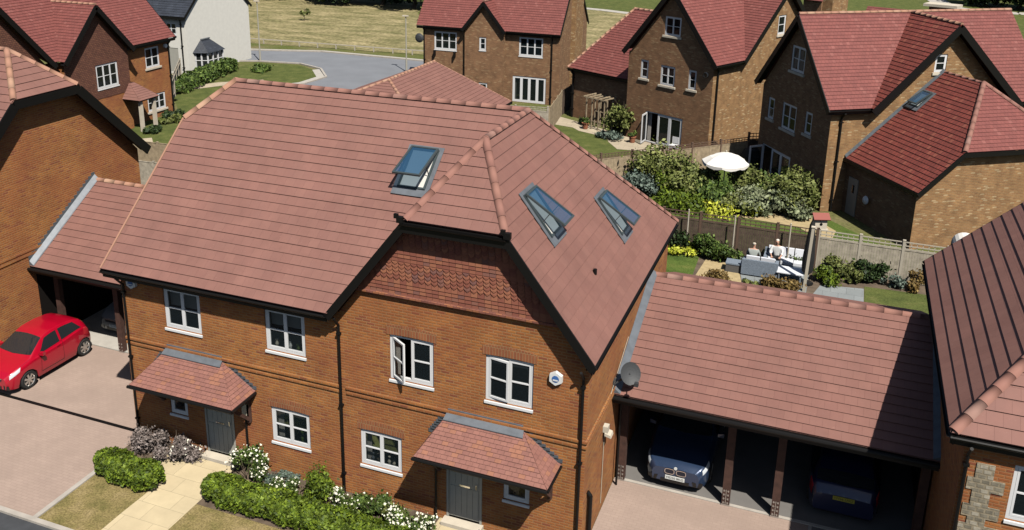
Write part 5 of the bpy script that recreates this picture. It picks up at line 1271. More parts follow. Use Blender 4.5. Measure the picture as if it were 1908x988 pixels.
# ================================================================== FENCES
def fence(label, p0, p1, h, mat, trellis=0, tmat=None, bay=1.83, cat='fence', board=.10):
    p0 = Vector((p0[0], p0[1], 0)); p1 = Vector((p1[0], p1[1], 0)); L = (p1-p0).length; rz = math.degrees(math.atan2(p1.y-p0.y, p1.x-p0.x))
    e = empty('timber_fence', p0, rz, label, cat)
    n = max(1, round(L/bay)); bl = L/n
    for i in range(n+1):
        m = MB(); x = i*bl; m.box(x-.05, x+.05, -.05, .05, 0, h+trellis+.06); m.box(x-.06, x+.06, -.06, .06, h+trellis+.06, h+trellis+.085); m.build('fence_post', tmat or mat, e)
    for i in range(n):
        m = MB(); a, b = i*bl+.05, (i+1)*bl-.05; k = int((b-a)/board)
        w = (b-a)/k
        for j in range(k):
            dy = random.uniform(0, .008); m.box(a+j*w+.003, a+(j+1)*w-.003, -.035+dy, -.017+dy, .04, h-random.uniform(0, .012))
        m.box(a, b, -.01, .03, .3, .38); m.box(a, b, -.01, .03, h-.3, h-.22); m.box(a, b, -.045, .0, h, h+.035)
        m.build('fence_panel', mat, e)
        if trellis:
            m = MB(); z0, z1 = h+.035, h+trellis
            for z in (z0+.03, (z0+z1)/2, z1): m.box(a, b, -.022, -.004, z-.022, z+.022)
            q = max(2, int((b-a)/.20))
            for j in range(q+1): x = a+.02+(b-a-.04)*j/q; m.box(x-.014, x+.014, -.002, .014, z0, z1)
            m.build('trellis', tmat or mat, e)
    return e
fence('dark brown trellis-topped fence behind the broad green shrub, left half of the garden boundary', (11.3,20.95), (17.85,20.85), 1.42, 'fence_dark', .36, 'trellis_brown')
fence('pale grey trellis-topped fence behind the tall post, right half of the garden boundary', (17.9,20.85), (24.5,20.75), 1.42, 'fence_grey', .36, 'pole_pale')
fence('long tan diagonal fence in front of the open patio doors', (3.7,25.4), (13.4,35.1), 1.5, 'fence_pale', .28, 'trellis_brown')
fence('dark trellis fence joining the tan fence to the shaded gable', (13.4,35.1), (14.7,35.9), 1.6, 'fence_dark', .4, 'trellis_brown')
fence('tan board fence end-on left of the pale terrace', (.62,37.3), (-.15,42.5), 1.75, 'fence_pale')
fence('short dark fence beside the low wing of the arbour house', (-.15,42.6), (-.1,44.6), 1.75, 'fence_dark')
fence('grey weathered fence below the four-light patio doors', (-3.6,36.4), (.55,37.2), 1.5, 'fence_grey', .3)
fence('farther of two pale fences in the gap beside the left brick gable', (-20,20.2), (-11,20.6), 1.8, 'fence_pale')
fence('nearer of two pale fences in the gap beside the left brick gable', (-17.5,17.2), (-9,17.6), 1.8, 'fence_grey')
fence('pale fence beside the white rendered house', (-31.9,41.2), (-27.3,34.6), 1.7, 'fence_grey')
fence('pale low fence on the street side of the low garage', (-13.2,33.2), (-9.6,29.6), 1.7, 'fence_grey', .3)
kf = empty('knee_rail_fence', (-60,53.5,0), 13, 'low knee-rail fence along the far side of the street by the dry field', 'fence')
kf.location = (-40,58.4,0); kf.rotation_euler.z = R(3)
m = MB(); m.box(-12, 24, -.04, .04, .42, .50); m.build('rail', 'pole_pale', kf)
for i in range(19): m = MB(); m.box(-12+i*2-.05, -12+i*2+.05, -.05, .05, 0, .42); m.build('fence_post', 'pole_pale', kf)

# ================================================================== STREET LAMPS, POSTS, GARDEN THINGS
for x, y, h, lb in ((-30.85,50.6,5.35,'slim cream lamp post on the grass island by the white house'),(-16.9,51.9,4.75,'slim cream lamp post left of the red-roofed house')):
    e = empty('street_lamp', (x,y,0), 0, lb, 'street lamp', 'lamp posts along the far street')
    m = MB(); m.tube((0,0,0),(0,0,h),.065,.045,8); m.tube((0,0,0),(0,0,1.1),.09,.09,8); m.build('pole','lamp_paint',e)
    m = MB(); m.box(-.30,.22,-.11,.11,h,h+.09); m.tube((0,0,h-.05),(0,0,h+.02),.06); m.build('lamp_head','stone_sill',e)
for x, y, h, lb in ((12.45,20.55,2.0,'thin pale pole left of the broad green shrub'),(14.45,20.5,2.0,'thin pale pole right of the broad green shrub'),(16.75,20.5,2.0,'thin pale pole behind the white-shirted person')):
    m = MB(); m.tube((0,0,0),(0,0,h),.035,.03,8); m.lathe((0,0,h),[(.035,0),(.04,.02),(0,.05)],8); o = m.build('garden_pole','pole_pale',loc=(x,y,0)); tag(o,lb,'pole','pale poles before the trellis fence')
e = empty('timber_post', (17.6,18.25,0), 0, 'tall pale timber post standing before the grey slabs and seated people', 'post')
m = MB(); m.hexa([(-.06,-.06,0),(.06,-.06,0),(.06,.06,0),(-.06,.06,0),(.02,.02,2.75),(.13,.02,2.75),(.13,.13,2.75),(.02,.13,2.75)]); m.build('post','pole_pale',e)
m = MB(); m.box(-.0,.15,0,.15,2.75,2.79); m.build('cap','stone_sill',e)
e = empty('closed_parasol', (17.62,19.1,0), 0, 'tall closed black parasol right of the white-cushioned sofa', 'parasol')
m = MB(); m.lathe((0,0,0),[(.05,2.75),(.10,2.6),(.17,2.0),(.24,1.1),(.22,.55),(.10,.45)],12); m.build('canopy','cloth_black',e)
m = MB(); m.tube((0,0,0),(0,0,2.85),.03,n=8); m.lathe((0,0,0),[(.3,0),(.3,.06),(.05,.1)],12); m.build('pole','car_black',e)
# open parasol
e = empty('parasol', (12.9,28.85,0), 0, 'open white scalloped parasol over the middle garden', 'parasol')
m = MB(); n = 8; rp = 1.20; zt, ze_ = 2.50, 1.98
for k in range(n):
    a0, a1 = 2*math.pi*k/n, 2*math.pi*(k+1)/n
    prof = [(0,zt),(.35,zt-.10),(.8,zt-.27),(rp,ze_)]
    for s_ in range(4):
        t0, t1 = s_/4, (s_+1)/4
        def pt(i, t):
            r_, z_ = prof[i]; A = Vector((r_*math.cos(a0), r_*math.sin(a0), z_)); B = Vector((r_*math.cos(a1), r_*math.sin(a1), z_))
            p = A.lerp(B, t); p.z -= .035*r_*math.sin(math.pi*t); return p
        for i in range(3): m.face([pt(i,t0),pt(i+1,t0),pt(i+1,t1),pt(i,t1)], smooth=True)
        dz = lambda t: Vector((0,0,-.10-.07*math.sin(math.pi*t)))
        m.face([pt(3,t0),pt(3,t0)+dz(t0),pt(3,t1)+dz(t1),pt(3,t1)])
m.build('canopy','canvas_white',e)
m = MB(); m.tube((0,0,0),(0,0,zt+.08),.03,n=8); m.lathe((0,0,0),[(.28,0),(.28,.08),(.05,.12)],12); m.lathe((0,0,zt),[(.05,-.02),(.05,.05),(0,.12)],8); m.build('pole','pole_pale',e)
m = MB()
for k in range(n): a = 2*math.pi*k/n; m.tube((0,0,zt-.06),(rp*.98*math.cos(a),rp*.98*math.sin(a),ze_-.01),.01,n=5)
m.build('rib','pole_pale',e)
# bird table
e = empty('bird_table', (17.85,22.6,0), 20, 'pale bird house with red pitched roof on a post behind the fence', 'bird table')
m = MB(); m.tube((0,0,0),(0,0,1.25),.05,n=8); m.build('post','pole_pale',e)
m = MB(); m.box(-.32,.32,-.3,.3,1.25,1.29); m.box(-.26,.26,-.22,.22,1.29,1.72); hb = m.build('bird_house','stone_sill',e)
m = MB(); m.lathe((0,-.222,1.5),[(0,0),(.07,0),(.07,.004)],12,'y'); m.build('entrance_hole','car_black',hb)
m = MB(); m.hexa([(-.36,-.32,1.72),(.36,-.32,1.72),(.36,0,1.92),(-.36,0,1.92),(-.36,-.34,1.76),(.36,-.34,1.76),(.36,0,1.97),(-.36,0,1.97)]); m.hexa([(-.36,0,1.92),(.36,0,1.92),(.36,.32,1.72),(-.36,.32,1.72),(-.36,0,1.97),(.36,0,1.97),(.36,.34,1.76),(-.36,.34,1.76)]); m.build('roof','red_roof_paint',e)
# rose arbour
e = empty('rose_arbour', (3.25,40.0,0), -24, 'weathered open rose arbour of slim posts on the pale terrace', 'arbour')
for x in (-.75,-.28,.28,.75):
    for y in (-.45,.45): m = MB(); m.box(x-.035,x+.035,y-.035,y+.035,0,2.05); m.build('post','fence_pale',e)
m = MB()
for y in (-.45,.45): m.box(-.95,.95,y-.03,y+.03,2.05,2.15)
for x in (-.85,-.42,0,.42,.85): m.box(x-.03,x+.03,-.65,.65,2.15,2.22)
m.build('top_rafters','fence_pale',e)
m = MB(); m.box(-.75,.75,.43,.47,1.0,1.05); m.box(-.75,.75,-.47,-.43,.55,.6); m.build('rail','fence_pale',e)
# dark covered grill, white bench canopy, pinwheel
e = MB(); prof = [(.62,0),(.66,.5),(.62,1.0),(.45,1.35),(.2,1.5),(0,1.52)]; e.lathe((0,0,0),prof,16); tag(e.build('covered_grill','cloth_black',loc=(13.75,34.1,0)),'black covered grill in the shade beside the tan fence end','grill')
e = empty('garden_bench_canopy', (23.75,23.0,0), 0, 'curved white canopy peeping above the pale fence at the right', 'canopy')
m = MB(); 
for k in range(10):
    a0, a1 = math.pi*k/10, math.pi*(k+1)/10
    m.face([(-.5*math.cos(a0),-.5,1.1+.45*math.sin(a0)),(-.5*math.cos(a1),-.5,1.1+.45*math.sin(a1)),(-.5*math.cos(a1),.7,1.1+.45*math.sin(a1)),(-.5*math.cos(a0),.7,1.1+.45*math.sin(a0))], smooth=True)
m.build('cover','canvas_white',e); m = MB()
for x in (-.48,.48):
    for y in (-.45,.65): m.box(x-.03,x+.03,y-.03,y+.03,0,1.12)
m.build('frame','pole_pale',e)
e = empty('pinwheel', (7.95,29.6,0), 0, 'lilac garden pinwheel on a stick behind the roof edge', 'pinwheel')
m = MB(); m.tube((0,0,0),(0,0,1.0),.015,n=6); m.build('stick','pole_pale',e)
m = MB()
for k in range(8):
    a = 2*math.pi*k/8; b = a+.5; c_ = a+.25
    m.face([(0,-.02,1.05),(.30*math.cos(a),-.06,1.05+.30*math.sin(a)),(.34*math.cos(c_),-.02,1.05+.34*math.sin(c_)),(.22*math.cos(b),.02,1.05+.22*math.sin(b))])
m.build('vane','petal_pink',e)
# lounge furniture
def sofa(x, y, rz, w, lb, n):
    e = empty('garden_sofa', (x,y,.014), rz, lb, 'sofa')
    m = MB(); m.box(-w/2,w/2,-.38,.38,.06,.32); m.box(-w/2,w/2,-.42,-.30,.06,.72); m.box(-w/2,-w/2+.14,-.30,.38,.32,.55); m.box(w/2-.14,w/2,-.30,.38,.32,.55)
    m.build('frame','wicker_grey',e)
    iw = (w-.28)/n
    for i in range(n):
        a = -w/2+.14+i*iw
        m = MB(); m.box(a+.01,a+iw-.01,-.28,.37,.325,.45); m.build('seat_cushion','cushion_white',e)
        m = MB(); m.hexa([(a+.02,-.295,.455),(a+iw-.02,-.295,.455),(a+iw-.02,-.14,.455),(a+.02,-.14,.455),(a+.02,-.33,.86),(a+iw-.02,-.33,.86),(a+iw-.02,-.22,.86),(a+.02,-.22,.86)]); m.build('back_cushion','cushion_white',e)
    for sx in (-1,1):
        for sy in (-1,1): m = MB(); m.box(sx*(w/2-.05)-.03,sx*(w/2-.05)+.03,sy*.34-.03,sy*.34+.03,0,.06); m.build('leg','car_black',e)
    return e
sofa(15.75,19.35,0,1.45,'grey wicker sofa with its back towards the camera, white cushions inside',2)
sofa(16.75,20.35,180,1.9,'white-cushioned garden sofa along the trellis fence',3)
e = empty('coffee_table', (16.55,19.2,.014), 0, 'low white-topped garden table right of the wicker sofa', 'table')
m = MB(); m.box(-.1,.95,-.35,.4,.38,.42); m.build('table_top','cushion_white',e)
for a in (0,.85):
    for b in (-.28,.32): m = MB(); m.box(a-.03,a+.03,b-.03,b+.03,0,.38); m.build('leg','wicker_grey',e)
e = empty('storage_box', (14.72,19.3,.02), 0, 'grey lidded storage box on the sand-coloured bed', 'box')
m = MB(); m.box(-.34,.34,-.26,.26,0,.34); m.build('body','wood_box',e); m = MB(); m.box(-.36,.36,-.28,.28,.34,.40); m.build('lid','wicker_grey',e)
e = empty('garden_chair', (8.9,36.4,.02), -20, 'white metal garden chair on the terrace by the open patio doors', 'chair')
m = MB(); m.box(-.22,.22,-.22,.22,.43,.46); m.build('seat','upvc_white',e); m = MB(); m.box(-.22,.22,.2,.23,.5,.9); m.build('backrest','upvc_white',e)
for a in (-.2,.2):
    for b in (-.2,.2): m = MB(); m.tube((a,b,0),(a,b,.45 if b < 0 else .9),.014,n=6); m.build('leg','upvc_white',e)
for x, y, lb in ((2.45,39.55,'small terracotta pot before the rose arbour'),(6.1,37.5,'terracotta pot beside the small garden tree')):
    e = empty('plant_pot',(x,y,.02),0,lb,'plant pot'); m = MB(); m.lathe((0,0,0),[(0,.01),(.16,.01),(.22,.36),(.25,.36),(.25,.42),(.2,.42),(.18,.38),(0,.38)],12); m.build('pot','terracotta',e)
    P, D = cloud(220,(.3,.3,.25),5); P[:,2] += .38; leafmesh('foliage',P,D,.06,'leaf_green',e)

# ================================================================== PEOPLE
def skin_fig(name, verts, edges, radii, mat, parent, root=0, sub=2):
    me = bpy.data.meshes.new(name); me.from_pydata(verts, edges, [])
    o = bpy.data.objects.new(name, me); COL.objects.link(o)
    sk = o.modifiers.new('skin', 'SKIN'); sk.use_smooth_shade = True
    for i, r_ in enumerate(radii):
        r2 = r_ if isinstance(r_, tuple) else (r_, r_)
        me.skin_vertices[0].data[i].radius = r2; me.skin_vertices[0].data[i].use_root = (i == root)
    ss = o.modifiers.new('sub', 'SUBSURF'); ss.levels = sub; ss.render_levels = sub
    dg = bpy.context.evaluated_depsgraph_get(); m2 = bpy.data.meshes.new_from_object(o.evaluated_get(dg))
    m2.materials.clear(); m2.materials.append(MATS[mat]); m2.name = name
    bpy.data.objects.remove(o); o = bpy.data.objects.new(name, m2); COL.objects.link(o)
    for p in m2.polygons: p.use_smooth = True
    if parent: o.parent = parent
    return o
def seated(label, x, y, z, rz, shirt, trousers, hair, lean=0, headturn=0):
    e = empty('person', (x,y,z), rz, label, 'person')
    V = []; E = []; Rr = []
    def v(p, r_, par=None):
        V.append(p); Rr.append(r_)
        if par is not None: E.append((par, len(V)-1))
        return len(V)-1
    l = lean
    pel = v((0,0,.12),(.15,.12)); sp = v((0,.02-l*.3,.32),(.14,.11),pel); ch = v((0,.0-l*.8,.52),(.16,.11),sp); nb = v((0,-.01-l,.66),.06,ch); nk = v((0,-.02-l,.72),.052,nb)
    hd = v((0,-.035-l,.80),(.075,.085),nk); hd2 = v((0,-.035-l,.90),(.072,.085),hd); nose = None
    hands = []
    for s in (-1,1):
        hp = v((s*.10,-.02,.11),.095,pel); kn = v((s*.15,-.42,.12),.065,hp); an = v((s*.14,-.46,-.30),.042,kn); to = v((s*.14,-.60,-.335),.036,an)
        sh = v((s*.17,-.0-l*.9,.60),.058,ch); el = v((s*.25,-.08-l*.8,.36),.042,sh); wr = v((s*.18,-.30-l*.5,.26),.027,el); pm = v((s*.165,-.36-l*.5,.25),(.036,.018),wr)
        for q, (dx, ln) in enumerate(((-.028,.055),(-.010,.070),(.010,.066),(.028,.050))):
            f1 = v((s*.165+dx,-.40-l*.5,.245),.0095,pm); v((s*.165+dx*1.1,-.40-l*.5-ln*.7,.225),.0085,f1)
        th = v((s*.165-s*.045,-.365-l*.5,.245),.011,pm); v((s*.165-s*.062,-.395-l*.5,.235),.010,th)
    skin_fig('body', V, E, Rr, 'skin', e)
    # face: eyes, nose, mouth, ears as one small mesh set on the head
    m = MB(); c = Vector((0,-.035-l,.87))
    for s in (-1,1): m.lathe((s*.030,c.y-.083,c.z+.005),[(0,-.004),(.009,0),(0,.004)],8,'y')
    m.box(-.022,.022,c.y-.088,c.y-.078,c.z-.052,c.z-.046); m.build('eyes_and_mouth','hair_white' if False else 'plate_text',e)
    m = MB(); m.hexa([(-.012,c.y-.085,c.z-.025),(.012,c.y-.085,c.z-.025),(.006,c.y-.08,c.z+.01),(-.006,c.y-.08,c.z+.01),(-.010,c.y-.105,c.z-.022),(.010,c.y-.105,c.z-.022),(.004,c.y-.088,c.z+.01),(-.004,c.y-.088,c.z+.01)])
    for s in (-1,1): m.lathe((s*.078,c.y+.01,c.z-.005),[(0,-.006),(.022,0),(0,.006)],8,'x')
    m.build('nose_and_ears','skin',e)
    hv = [(0,c.y+.02,c.z+.065),(0,c.y+.055,c.z+.01),(0,c.y+.055,c.z-.04)]
    skin_fig('hair', hv, [(0,1),(1,2)], [(.080,.075),(.078,.06),(.06,.045)], hair, e)
    # clothes over the same joints
    sv = [(0,0,.10),(0,.02-l*.3,.32),(0,-l*.8,.52),(0,-.01-l,.63)]; se = [(0,1),(1,2),(2,3)]; sr = [(.165,.135),(.155,.125),(.175,.125),(.075,.07)]
    for s in (-1,1):
        b = len(sv); sv += [(s*.18,-l*.9,.59),(s*.255,-.07-l*.8,.37),(s*.215,-.20-l*.6,.31)]; se += [(2,b),(b,b+1),(b+1,b+2)]; sr += [.075,.060,.050]
    skin_fig('shirt', sv, se, sr, shirt, e)
    tv = [(0,0,.08)]; te = []; tr = [(.165,.14)]
    for s in (-1,1):
        b = len(tv); tv += [(s*.10,-.02,.10),(s*.15,-.42,.12),(s*.14,-.455,-.22)]; te += [(0,b),(b,b+1),(b+1,b+2)]; tr += [.11,.08,.058]
    skin_fig('trousers', tv, te, tr, trousers, e)
    for s in (-1,1):
        m = MB(); m.hexa([(s*.14-.045,-.66,-.395),(s*.14+.045,-.66,-.395),(s*.14+.04,-.42,-.395),(s*.14-.04,-.42,-.395),(s*.14-.04,-.64,-.34),(s*.14+.04,-.64,-.34),(s*.14+.038,-.42,-.29),(s*.14-.038,-.42,-.29)]); m.build('shoe','cloth_black',e)
    return e
seated('person in a grey top with fair hair sitting on the wicker sofa', 15.42,19.42,.40,180,'cloth_grey','cloth_blue','hair_fair',.04)
seated('person in a white shirt sitting on the long white-cushioned sofa', 16.30,20.28,.40,0,'cloth_white','cloth_black','hair_white',.06)

# ================================================================== CARS
def lerpf(P):
    xs = [p[0] for p in P]; ys = [p[1] for p in P]
    def f(x):   # averaged over a short window so that the outline bends instead of breaking
        r_ = .09; return float(np.mean([np.interp(x+d_, xs, ys) for d_ in (-r_, -r_*.6, -r_*.3, 0, r_*.3, r_*.6, r_)]))
    return f
def car(label, x, y, rz, paint, L, w, top, belt, plan, wheels, wr, face='hatch', group=None, plate='MD20 BKG', z=.02):
    e = empty('parked_car', (x,y,z), rz, label, 'car', group)
    ft, fb, fp = lerpf(top), lerpf(belt), lerpf(plan)
    ra = wr+.055
    def zb(yy):
        b = .20+.06*max(0, 1-yy/.25)+.10*max(0, 1-(L-yy)/.3)
        for wy in wheels:
            if abs(yy-wy) < ra: b = max(b, wr+math.sqrt(ra*ra-(yy-wy)**2))
        return b
    def sec(yy):
        hw = fp(yy)*w/2; b = zb(yy); zs = max(fb(yy), b+.02); zt = max(ft(yy), zs+.004)
        cab = min(1, (zt-zs)/.42); wt = hw*(.90-.20*cab)
        zl = min(.22+.30, zs-.1)
        pts = [(hw*.95,b),(hw*.985,max(b,.34)),(hw*1.0,max(b+.0,.52 if zs > .6 else zs*.8)),(hw*.985,max(b+.01,zs-.07)),(hw*.945,zs),(wt,zt-.045*cab-.004),(wt*.86,zt-.008*cab),(wt*.5,zt+.012),(0,zt+.020)]
        return pts
    def S_(yy, i, side=1):
        P = sec(yy); k = min(int(i), 7); t = i-k
        p0, p1, p2 = P[max(k-1,0)], P[k], P[k+1]
        p3 = P[k+2] if k+2 < 9 else (-P[7][0], P[7][1])
        f_ = lambda a: .5*(2*p1[a]+(p2[a]-p0[a])*t+(2*p0[a]-5*p1[a]+4*p2[a]-p3[a])*t*t+(3*p1[a]-p0[a]-3*p2[a]+p3[a])*t**3)
        return Vector((side*f_(0), yy, f_(1)))
    ys = set(np.linspace(0, L, 90).tolist())
    for wy in wheels:
        for t in np.linspace(-1, 1, 17): ys.add(wy+ra*math.sin(t*math.pi/2)*.9999)
    ys = sorted(t for t in ys if 0 <= t <= L)
    m = MB(); idx = [q_*.25 for q_ in range(33)]
    import bmesh
    for a, b in zip(ys, ys[1:]):
        for s in (-1,1):
            for i, j in zip(idx, idx[1:]):
                q = [S_(a,i,s),S_(b,i,s),S_(b,j,s),S_(a,j,s)]
                m.face(q if s == 1 else q[::-1], smooth=True)
    for yy in (0, L):
        P = [S_(yy,i,1) for i in range(9)] + [S_(yy,i,-1) for i in range(7,-1,-1)]
        m.face(P if yy == 0 else P[::-1])
    m.build('body', paint, e, weld=True)
    def patch(y0, y1, i0, i1, side, off, y0b=None, y1b=None, n=8, k=4, both=False):
        """sheet following the body: y limits may slant from i0 to i1"""
        mm = MB(); y0b = y0 if y0b is None else y0b; y1b = y1 if y1b is None else y1b
        def Q(u, v):
            i = i0+(i1-i0)*v; a = y0+(y0b-y0)*v; b = y1+(y1b-y1)*v; yy = a+(b-a)*u
            p = S_(yy,i,side); dy = S_(min(L,yy+.02),i,side)-S_(max(0,yy-.02),i,side); di = S_(yy,min(8,i+.05),side)-S_(yy,max(0,i-.05),side)
            nn = dy.cross(di)
            if nn.length < 1e-9: nn = Vector((side,0,0))
            nn.normalize()
            if nn.x*side < -.001 or (abs(nn.x) < .001 and nn.z < 0) or nn.z < -.8: nn = -nn
            if nn.z < 0 and abs(nn.x) < .3: nn = -nn
            return p+nn*off
        for a in range(n):
            for b in range(k): mm.face([Q(a/n,b/k),Q((a+1)/n,b/k),Q((a+1)/n,(b+1)/k),Q(a/n,(b+1)/k)], smooth=True)
        return mm
    def add(mm, o): mm.v, n0 = mm.v, len(mm.v); mm.f += [tuple(i+n0 for i in f) for f in o.f]; mm.v = mm.v+o.v; mm.uv += o.uv; mm.sm += o.sm; return mm
    C0, C1_, R0, R1 = face['cowl'], face['screen_top'], face['rear_top'], face['rear_bottom']
    for s in (-1,1):
        gm = patch(face['sw'][0], face['sw'][1], 4.10, 4.86, s, .006, face['sw'][2], face['sw'][3]); so_ = gm.build('side_window','car_glass',e)
        mm = patch(face['bp']-.04, face['bp']+.04, 4.10, 4.86, s, .010, face['bp']-.02, face['bp']+.06, 1, 3); mm.build('window_pillar', paint, so_)
        for ya, yb_ in ((face['sw'][0]+.02, face['sw'][0]+.10), (face['bp']+.03, face['bp']+.03)):
            gm = patch(ya, ya+.012, 1.0, 4.05, s, .004, yb_, yb_+.012, 1, 8); gm.build('door_gap','car_black',e)
        gm = patch(face['sw'][0]+.05, face['bp']+.03, 1.0, 1.12, s, .004, n=8, k=1); gm.build('door_gap','car_black',e)
        gm = patch(face['bp']-.22, face['bp']-.06, 3.0, 3.3, s, .02, n=2, k=1); gm.build('door_handle',paint,e)
        gm = patch(.45, C0-.02, 4.55, 4.60, s, .004, n=8, k=1); gm.build('bonnet_gap','car_black',e)
        gm = patch(.10, .42, 3.05, 4.4, s, .008, .13, .50, 6, 4); gl = gm.build('headlight','lens_clear',e)
        gm = patch(L-.40, L-.10, 2.4, 3.8, s, .008, L-.36, L-.12, 6, 4); gm.build('tail_light','lens_red',e)
        mb_ = MB(); px = s*(w/2*.98); mb_.hexa([(px, C0+.28,.93),(px+s*.16,C0+.30,.93),(px+s*.16,C0+.40,.93),(px,C0+.38,.93),(px,C0+.28,1.03),(px+s*.17,C0+.30,1.05),(px+s*.17,C0+.40,1.05),(px,C0+.38,1.03)]); mb_.build('door_mirror', paint, e)
    for nm, a, b, a2, b2 in (('windscreen', C0, C1_, C0+.10, C1_-.02), ('rear_window', R0, R1, R0+.02, R1-.06)):
        mm = MB()
        for s in (-1,1): add(mm, patch(a2, b2, 5.15, 8, s, .007, a, b, 8, 6))
        mm.build(nm, 'car_glass', e)
    for wy in wheels:
        for s in (-1,1):
            X0 = s*(w/2-.20); X1 = s*(w/2-.01)
            m = MB(); d_ = abs(X1-X0); prof = [(wr*.55,0),(wr*.93,.01),(wr,.04),(wr,d_-.04),(wr*.94,d_-.005),(wr*.70,d_-.01)]
            m.lathe((X0,wy,wr),[(r_,z_*s) for r_,z_ in prof],28,'x'); wo_ = m.build('wheel','tyre',e)
            m = MB(); fx = X1-s*.018
            m.lathe((fx,wy,wr),[(wr*.72,0),(wr*.68,.008*s),(wr*.62,-.01*s)],28,'x'); 
            for k in range(7):
                a = 2*math.pi*k/7; c_, s_ = math.cos(a), math.sin(a); pw = wr*.085
                A = Vector((fx,wy+c_*wr*.12-s_*pw,wr+s_*wr*.12+c_*pw)); B = Vector((fx,wy+c_*wr*.12+s_*pw,wr+s_*wr*.12-c_*pw)); Cc = Vector((fx,wy+c_*wr*.66+s_*pw*1.5,wr+s_*wr*.66-c_*pw*1.5)); Dd = Vector((fx,wy+c_*wr*.66-s_*pw*1.5,wr+s_*wr*.66+c_*pw*1.5))
                m.hexa([A-Vector((s*.02,0,0)),B-Vector((s*.02,0,0)),Cc-Vector((s*.02,0,0)),Dd-Vector((s*.02,0,0)),A+Vector((s*.004,0,0)),B+Vector((s*.004,0,0)),Cc+Vector((s*.004,0,0)),Dd+Vector((s*.004,0,0))])
            m.lathe((fx,wy,wr),[(wr*.18,-.01*s),(wr*.18,.008*s),(0,.01*s)],16,'x')
            m.build('rim','alloy',wo_)
            m = MB(); m.lathe((X0+s*.05,wy,wr),[(0,0),(wr*.7,0)],20,'x'); m.build('brake_disc','car_black',wo_)
    m = MB(); m.box(-w/2+.22,w/2-.22,.12,L-.15,.16,.5); m.build('underbody','car_black',e)
    zf = S_(0,4)[2]
    fw_ = face.get('nose', .6)
    # grille, intake, plate and badge stand on the nose face
    m = MB()
    if face['kind'] == 'kidney':
        for s in (-1,1):
            g = MB(); pts = []
            for k in range(16):
                a = 2*math.pi*k/16; pts.append((s*.155+.125*math.copysign(abs(math.cos(a))**.6, math.cos(a)), .585+.075*math.copysign(abs(math.sin(a))**.6, math.sin(a))))
            g.face([(p[0], -.020, p[1]) for p in pts]); go = g.build('grille','grille_blue',e)
            c = MB()
            for k in range(16):
                a, b = pts[k], pts[(k+1)%16]; c.beam((a[0],-.018,a[1]),(b[0],-.018,b[1]),.02,.02,(0,1,0))
            c.build('grille_surround','chrome',go)
            g = MB(); g.hexa([(s*.50,-.015,.26),(s*.72,.03,.28),(s*.72,.05,.28),(s*.50,.05,.26),(s*.46,-.015,.40),(s*.74,.03,.38),(s*.74,.05,.38),(s*.46,.05,.40)]); g.build('fog_intake','car_black',e)
        g = MB(); g.box(-.38,.38,-.012,.02,.24,.34); g.build('lower_intake','car_black',e)
        g = MB(); g.lathe((0,-.024,.70),[(0,0),(.045,0),(.045,.012)],14,'y'); g.build('badge','plate_white',e)
        pz, pc = .40, 'plate_white'
    elif face['kind'] == 'rear':
        g = MB(); g.box(-.45,.45,L,L+.01,.30,.42); g.build('rear_diffuser','car_black',e)
        pz, pc = .40, 'plate_white'
    else:
        g = MB(); g.hexa([(-.42,-.014,.53),(.42,-.014,.53),(.42,.03,.53),(-.42,.03,.53),(-.46,-.010,.61),(.46,-.010,.61),(.46,.03,.61),(-.46,.03,.61)]); go = g.build('grille','grille_blue',e)
        g = MB(); g.box(-.46,.46,-.020,.0,.61,.63); g.build('grille_surround','chrome',go)
        g = MB(); g.box(-.40,.40,-.010,.02,.26,.36); g.build('lower_intake','car_black',e)
        for s in (-1,1): g = MB(); g.hexa([(s*.50,-.010,.27),(s*.68,.02,.27),(s*.68,.04,.27),(s*.50,.04,.27),(s*.50,-.010,.40),(s*.68,.02,.38),(s*.68,.04,.38),(s*.50,.04,.40)]); g.build('fog_intake','car_black',e)
        pz, pc = .42, 'plate_white'
    g = MB(); g.box(-.26,.26,-.032,-.018,pz-.055,pz+.055); po = g.build('number_plate',pc,e)
    cu = bpy.data.curves.new('plate_text','FONT'); cu.body = plate; cu.size = .10; cu.align_x = 'CENTER'; cu.align_y = 'CENTER'; cu.extrude = .001
    to = bpy.data.objects.new('plate_text', cu); COL.objects.link(to); dg = bpy.context.evaluated_depsgraph_get()
    tm = bpy.data.meshes.new_from_object(to.evaluated_get(dg)); bpy.data.objects.remove(to)
    tm.materials.clear(); tm.materials.append(MATS['plate_text']); t2 = bpy.data.objects.new('plate_lettering', tm); COL.objects.link(t2)
    t2.parent = po; t2.rotation_euler.x = R(90); t2.location = (0,-.034,pz); t2.scale = (.95,.85,1)
    g = MB(); g.box(-.26,.26,L+.012,L+.026,.68,.79); po2 = g.build('rear_number_plate','plate_yellow',e)
    t3 = t2.copy(); COL.objects.link(t3); t3.parent = po2; t3.rotation_euler = (R(90),0,R(180)); t3.location = (0,L+.028,.735)
    return e
HTOP = [(0,.60),(.04,.66),(.14,.74),(.45,.86),(.88,.95),(1.55,1.37),(1.85,1.44),(2.35,1.46),(2.85,1.40),(3.15,1.30),(3.36,.98),(3.44,.80),(3.47,.66)]
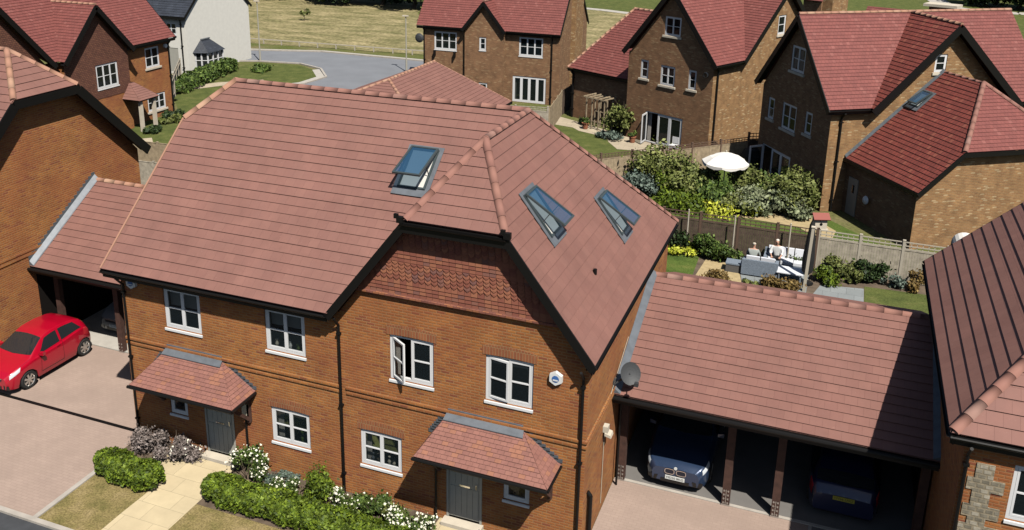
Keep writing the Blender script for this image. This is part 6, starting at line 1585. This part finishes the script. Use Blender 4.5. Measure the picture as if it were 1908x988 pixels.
HBELT = [(0,.54),(.10,.66),(.45,.80),(.9,.90),(2.0,.96),(2.9,1.04),(3.2,1.02),(3.36,.90),(3.44,.74),(3.47,.60)]
HPLAN = [(0,.70),(.06,.80),(.18,.90),(.4,.965),(.9,.99),(1.8,1.0),(2.8,.99),(3.2,.94),(3.40,.86),(3.47,.78)]
HF = dict(kind='bar', cowl=.90, screen_top=1.56, rear_top=3.12, rear_bottom=3.36, sw=(1.18,3.05,1.62,2.80), bp=2.12)
car('bright red three-door hatchback parked on the block-paved drive', -5.72, .02, 0, 'paint_red', 3.47, 1.63, HTOP, HBELT, HPLAN, (.72,3.06), .295, HF, plate='KJ14 VRW')
BTOP = [(0,.62),(.05,.70),(.16,.77),(.6,.90),(1.25,.99),(2.0,1.37),(2.4,1.42),(3.0,1.42),(3.5,1.36),(3.9,1.20),(4.12,1.02),(4.25,.95),(4.32,.70)]
BBELT = [(0,.56),(.12,.70),(.6,.83),(1.3,.93),(2.4,.98),(3.6,1.02),(4.0,.99),(4.22,.90),(4.32,.66)]
BPLAN = [(0,.66),(.06,.78),(.18,.89),(.45,.96),(1.0,.99),(2.2,1.0),(3.5,.99),(4.0,.95),(4.22,.88),(4.32,.80)]
BF = dict(kind='kidney', cowl=1.27, screen_top=2.02, rear_top=3.86, rear_bottom=4.16, sw=(1.6,3.95,2.1,3.55), bp=2.75)
car('dark blue hatchback with twin oval grilles nosing out of the right carport', 15.14, 3.34, 0, 'paint_blue', 4.32, 1.77, BTOP, BBELT, BPLAN, (.80,3.48), .32, BF, z=.045)
car('navy car seen from behind in the shaded far carport bay', 19.35, 7.95, 180, 'paint_navy', 4.32, 1.77, BTOP, BBELT, BPLAN, (.80,3.48), .32, BF, z=.045, plate='HV66 LNO')
car('silver car deep in the small left carport behind the red hatchback', -4.85, 4.45, 0, 'paint_silver', 4.32, 1.77, BTOP, BBELT, BPLAN, (.80,3.48), .32, HF | dict(cowl=1.27, screen_top=2.02, rear_top=3.86, rear_bottom=4.16, sw=(1.6,3.95,2.1,3.55), bp=2.75), z=.045, plate='YE17 TCX')
